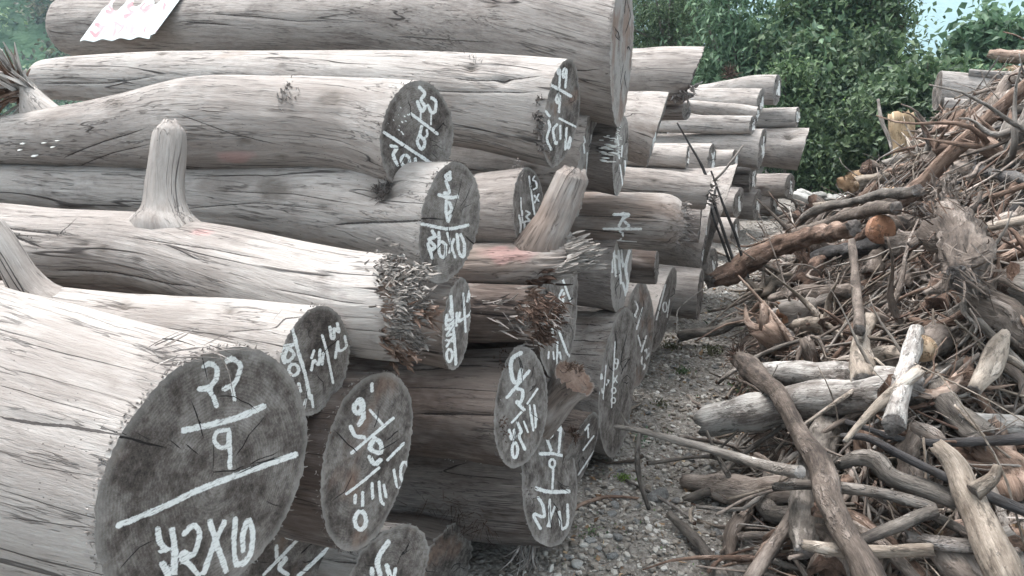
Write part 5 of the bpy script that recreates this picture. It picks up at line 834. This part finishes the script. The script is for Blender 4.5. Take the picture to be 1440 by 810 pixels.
def crown_pts(r, nclump, per, rx, ry, rz, cs, hollow=.35):
    u = nrm(r.randn(nclump, 3)); rad = (hollow + (1 - hollow) * r.rand(nclump) ** .6); c = u * rad[:, None] * [rx, ry, rz] * (1 + .25 * r.randn(nclump, 1)); pts = []
    sizes = cs * r.uniform(.5, 1.3, nclump)
    for k in range(nclump):
        m = int(per * r.uniform(.5, 1.4)); q = r.randn(m, 3) * [1, 1, .55] * sizes[k]; pts.append(c[k] + q)
    return c, np.vstack(pts)
def make_tree(name, label, x, y, z0, hc, rx, ry, rz, mat, seed, nclump=80, per=120, L=.15, Wd=.038, cs=.3, trunk=.12, cat='tree', group=None, hollow=.35, trunk_mat=None, accents=None, cut=None):
    r = np.random.RandomState(seed); root = link(name, None, label=label, cat=cat, group=group); root.location = (x, y, z0)
    c, P = crown_pts(r, nclump, per, rx, ry, rz, cs, hollow); P[:, 2] += hc; c[:, 2] += hc; P = P[P[:, 2] > .05]
    P = np.vstack([P, P[r.rand(len(P)) < .5] + r.randn(1, 3) * .06]); V, T, A = leaves(P, L * .78, Wd * .82, r, .5); o = link('crown', mk_mesh('crown', V, [T], {'rnd': A}, [mat], False)); o.parent = root
    if accents:
        k = r.choice(len(c), accents[1], replace=False); Q = np.vstack([c[i] + r.randn(accents[2], 3) * cs * .6 for i in k]); V, T, A = leaves(Q, L * 1.1, Wd * 1.2, r, .4); o = link('young_leaves', mk_mesh('young', V, [T], {'rnd': A}, [accents[0]], False)); o.parent = root
    top = hc + rz * .5; K = 14; t = np.linspace(0, 1, K)[:, None]; C = np.hstack([.18 * rx * np.sin(t * 3 + seed), .12 * ry * np.cos(t * 2.3 + seed) - .12 * ry * cos(seed), t * top - .15]); rad = trunk * (1 - .75 * t[:, 0]); tr = link('trunk', merge([stick_data(C, rad, 12, seed % 300, .2)], 'trunk', [trunk_mat or M_GREY], 0)); tr.parent = root
    P2 = []
    for i in range(min(16, nclump)):
        j = r.randint(5, K); e = c[r.randint(len(c))]; b = C[j]; m = (b + e) / 2 + [0, 0, -.08]; S = spline([b, m, e], 9); P2.append(stick_data(S, np.linspace(rad[j] * .5, .008, 9), 6, seed % 300 + i, .2))
    lb = link('limbs', merge(P2, 'limbs', [trunk_mat or M_GREY], 0)); lb.parent = root
    return root
def spot(px, D): a = math.atan2(px - 720, FPX / cos(PITCH) * 1.0); return D * sin(a), D * cos(a)
def ztop(px, py, D): v = ray(px, py); return CAMZ + D * v[2] / math.hypot(v[0], v[1])
def T(label, px, ytop, ybot, D, wpx, mat, seed, **k):
    x, y = spot(px, D); zt, zb = ztop(px, ytop, D), ztop(px, ybot, D); g = float(hg(x, y)); rz = (zt - zb) / 2; rx = wpx * D / FPX
    return make_tree('tree' if k.get('cat', 'tree') == 'tree' else k['cat'], label, x, y, g, (zt + zb) / 2 - g, rx, rx * .8, rz, mat, seed, **k)
T('dark fine-leaved tree with bare drooping twigs right behind the topmost log', 925, -90, 110, 15.5, 80, LF[0], 201, nclump=90, per=130, L=.11, Wd=.016, cs=.26)
T('feathery pale green tree rising over the top-row log with the hollow underside', 1030, -60, 190, 14.4, 50, LF[2], 202, nclump=46, per=70, L=.22, Wd=.034, cs=.26, hollow=.2)
T('tall dense dark green tree in the centre of the thicket', 1148, -100, 190, 15.5, 88, LF[1], 203, nclump=105, per=120, L=.17, Wd=.042, cs=.28, accents=(LF[2], 22, 90))
T('very dark evergreen filling the middle of the thicket behind the heap crest', 1198, 60, 250, 14., 78, LF[0], 204, nclump=85, per=120, L=.20, Wd=.05, cs=.26, accents=(LF[2], 9, 60))
T('reddish-tipped branching tree right of the dense dark green one', 1222, -50, 120, 15.2, 28, LF[1], 205, nclump=50, per=90, L=.14, Wd=.034, cs=.24, accents=(LF[3], 16, 80))
T('broad-leaved grey green tree with a low crown above the grey logs behind the heap', 1312, 100, 185, 14.2, 66, LF[1], 206, nclump=70, per=75, L=.24, Wd=.065, cs=.26)
T('light green large-leaved tree standing alone against the blue hill', 1393, 26, 118, 15.5, 32, LF[2], 207, nclump=34, per=46, L=.26, Wd=.08, cs=.24, accents=(LF[4], 3, 14))
T('shaded tree filling the gap behind the feathery pale tree', 1075, 70, 230, 17., 70, LF[0], 208, nclump=100, per=120, L=.17, Wd=.042, cs=.3)
T('dark tree far behind the upper row of logs', 950, -30, 150, 19., 50, LF[0], 209, nclump=60, per=110, L=.18, Wd=.045, cs=.32)
T('shrub with yellowish shoots at the foot of the thicket', 1180, 190, 262, 12.6, 55, LF[1], 210, nclump=40, per=80, L=.12, Wd=.03, cs=.2, trunk=.03, cat='shrub', accents=(LF[4], 5, 26))
T('round dark shrub beside the pale boulders', 1140, 150, 262, 13., 40, LF[0], 211, nclump=46, per=90, L=.13, Wd=.032, cs=.2, trunk=.03, cat='shrub')
T('shady shrub right behind the yellow freshly cut stump', 1262, 120, 235, 12.4, 58, LF[0], 212, nclump=60, per=90, L=.15, Wd=.038, cs=.22, trunk=.03, cat='shrub', accents=(LF[4], 2, 14))
T('grey green shrub between the grey log and the light large-leaved tree', 1368, 112, 165, 13.5, 60, LF[2], 213, nclump=50, per=60, L=.16, Wd=.04, cs=.24, trunk=.04, cat='shrub')
T('dark shrub hugging the dark end of the thick grey log', 1300, 95, 215, 11.6, 34, LF[0], 214, nclump=40, per=80, L=.16, Wd=.042, cs=.2, trunk=.03, cat='shrub')
T('low green shrub behind the far stack', 1110, 90, 215, 12.6, 30, LF[1], 215, nclump=30, per=80, L=.13, Wd=.034, cs=.2, trunk=.03, cat='shrub')
# small ground plants
def plant(px, py, n, L, mat, label, seed, cat='weed'):
    v = ray(px, py); t = CAMZ / -v[2]; p = CAM + v * t; r = np.random.RandomState(seed); z = float(hg(p[0], p[1])); P = np.array([p[0], p[1], z]) + r.randn(n, 3) * [L * 1.2, L * 1.2, 0] + [0, 0, 1] * (np.abs(r.randn(n, 1)) * L * .8)
    V, F_, A = leaves(P, L, L * .26, r, -.6); link(cat, mk_mesh(cat, V, [F_], {'rnd': A}, [mat], False), label=label, cat=cat, kind='stuff' if n >= 60 else None)
plant(1030,462,14,.05,LF[1],'small broad-leaved green weed in the hollow by the stub',301); plant(945,490,160,.022,LF[3],'olive weedy tuft at the foot of the slash-marked end',302); plant(960,520,120,.02,LF[1],'low green weed on the gravel below the olive tuft',303)
plant(878,660,150,.014,LF[4],'yellow green moss patch in front of the tall grey end',304,'moss'); plant(905,608,60,.02,LF[2],'sparse pale weed under the tip of the long slender branch',305); plant(832,752,40,.018,LF[1],'thin weed right of the lowest numbered end',306); plant(930,560,90,.018,LF[3],'brownish weed midway along the gravel strip',307); plant(1042,545,40,.03,LF[1],'green weed behind the white lichened log piece',308)
plant(1000,500,120,.03,LF[3],'dry olive undergrowth left of the small bark covered stub',309); plant(1060,440,120,.03,LF[3],'dry undergrowth beneath the thick red-brown root',310)
v = ray(1052, 795); t = CAMZ / -v[2]
def gpos(seed, n, lab, mat, L):
    r = np.random.RandomState(seed); p = strip(n, r, 2.15, 7, 1.2, .5); P = np.c_[p, hg(p[:, 0], p[:, 1]) + .004]; V, F_, A = leaves(P, L, L * .32, r, 0, out=r.randn(n, 3) * [1, 1, 0]); link('fallen_leaves', mk_mesh('fallen', V, [F_], {'rnd': A}, [mat], False), kind='stuff', label=lab, cat='fallen leaves')
n = NT('dead_leaf'); M_DEAD = n.done(n.ramp(n.attr('rnd'), [(.1, (.12, .07, .04)), (.6, (.27, .18, .11)), (.95, (.42, .33, .22))]), .8)
gpos(320, 420, 'dead brown leaves scattered on the gravel', M_DEAD, .035); gpos(321, 500, 'tiny green sprouts in the gravel', LF[1], .014)
# hills
def hill(name, P, mat, kind='structure', **k): return link(name, P, kind=kind, **k)
def patch(x0, x1, y0, y1, nx, ny, fz, name, mat):
    X, Y = np.meshgrid(np.linspace(x0, x1, nx), np.linspace(y0, y1, ny)); Zt = fz(X, Y); link(name, mk_mesh(name, np.stack([X, Y, Zt], -1).reshape(-1, 3), [grid_faces(ny, nx, 0, False)], None, [mat]), kind='structure')
n = NT('forested_hill'); tc = n.n('TexCoord').outputs['Object']; a = n.noise(tc, .12, 5, .65); b = n.noise(tc, .02, 3); M_HILL = n.done(n.ramp(n.math('MULTIPLY_ADD', a, .6, n.math('MULTIPLY', b, .4)), [(.36, (.018, .040, .022)), (.5, (.038, .078, .040)), (.66, (.075, .125, .065))]), .95, n.bump(a, 1, 3.))
def fz_left(X, Y): q = np.stack([X * .03, Y * .03, 0 * X], -1); t = np.clip((np.hypot(X + 20, Y * .9 - 10) - 34) / 70, 0, 1); return -14 + 46 * t * t * (3 - 2 * t) + 4 * fbm(q, 3, 90)
patch(-170, -8, 24, 190, 90, 90, fz_left, 'near_hillside', M_HILL)
r = np.random.RandomState(400); nb = 900; bx = r.uniform(-95, -14, nb); by = r.uniform(34, 120, nb); keep = (np.arctan2(bx, by) < R_(-17)); bx, by = bx[keep], by[keep]; bz = fz_left(bx, by); sz = r.uniform(1., 2.6, len(bx)); pts = []; 
for k_ in range(3):
    m = np.arange(len(bx)) % 3 == k_; P = np.vstack([np.array([a, b, c + s * .6]) + r.randn(150, 3) * [s * .6, s * .6, s * .42] for a, b, c, s in zip(bx[m], by[m], bz[m], sz[m])]); V, F_, A = leaves(P, .62, .22, r, .3)
    link('hillside_woods', mk_mesh('woods', V, [F_], {'rnd': A}, [[LF[0], LF[1], LF[3]][k_]], False), kind='stuff', label='distant bushes covering the hillside behind the stack', cat='woods')
def fz_far(X, Y): q = np.stack([X * .004, Y * .004, 0 * X], -1); t = np.clip((Y - 650) / 600, 0, 1); return -60 + 270 * t * t * (3 - 2 * t) + 60 * fbm(q, 4, 91) * t
patch(-1200, 2400, 600, 1700, 150, 70, fz_far, 'far_mountain', M_HILL)
# haze
import bmesh
bm = bmesh.new(); bmesh.ops.create_cube(bm, size=1); me = bpy.data.meshes.new('haze'); bm.to_mesh(me); bm.free(); hz_ = link('haze', me, kind='stuff', label='thin blue valley haze in front of the far mountain', cat='haze'); hz_.scale = (10200, 10200, 480); hz_.location = (0, 0, -60 + 180)
m = bpy.data.materials.new('haze'); m.use_nodes = True; t_ = m.node_tree; t_.nodes.remove(t_.nodes['Principled BSDF']); pv = t_.nodes.new('ShaderNodeVolumePrincipled'); pv.inputs['Color'].default_value = (.58, .78, .92, 1); pv.inputs['Density'].default_value = .0008; pv.inputs['Anisotropy'].default_value = 0.
t_.links.new(pv.outputs[0], t_.nodes['Material Output'].inputs['Volume']); me.materials.append(m)
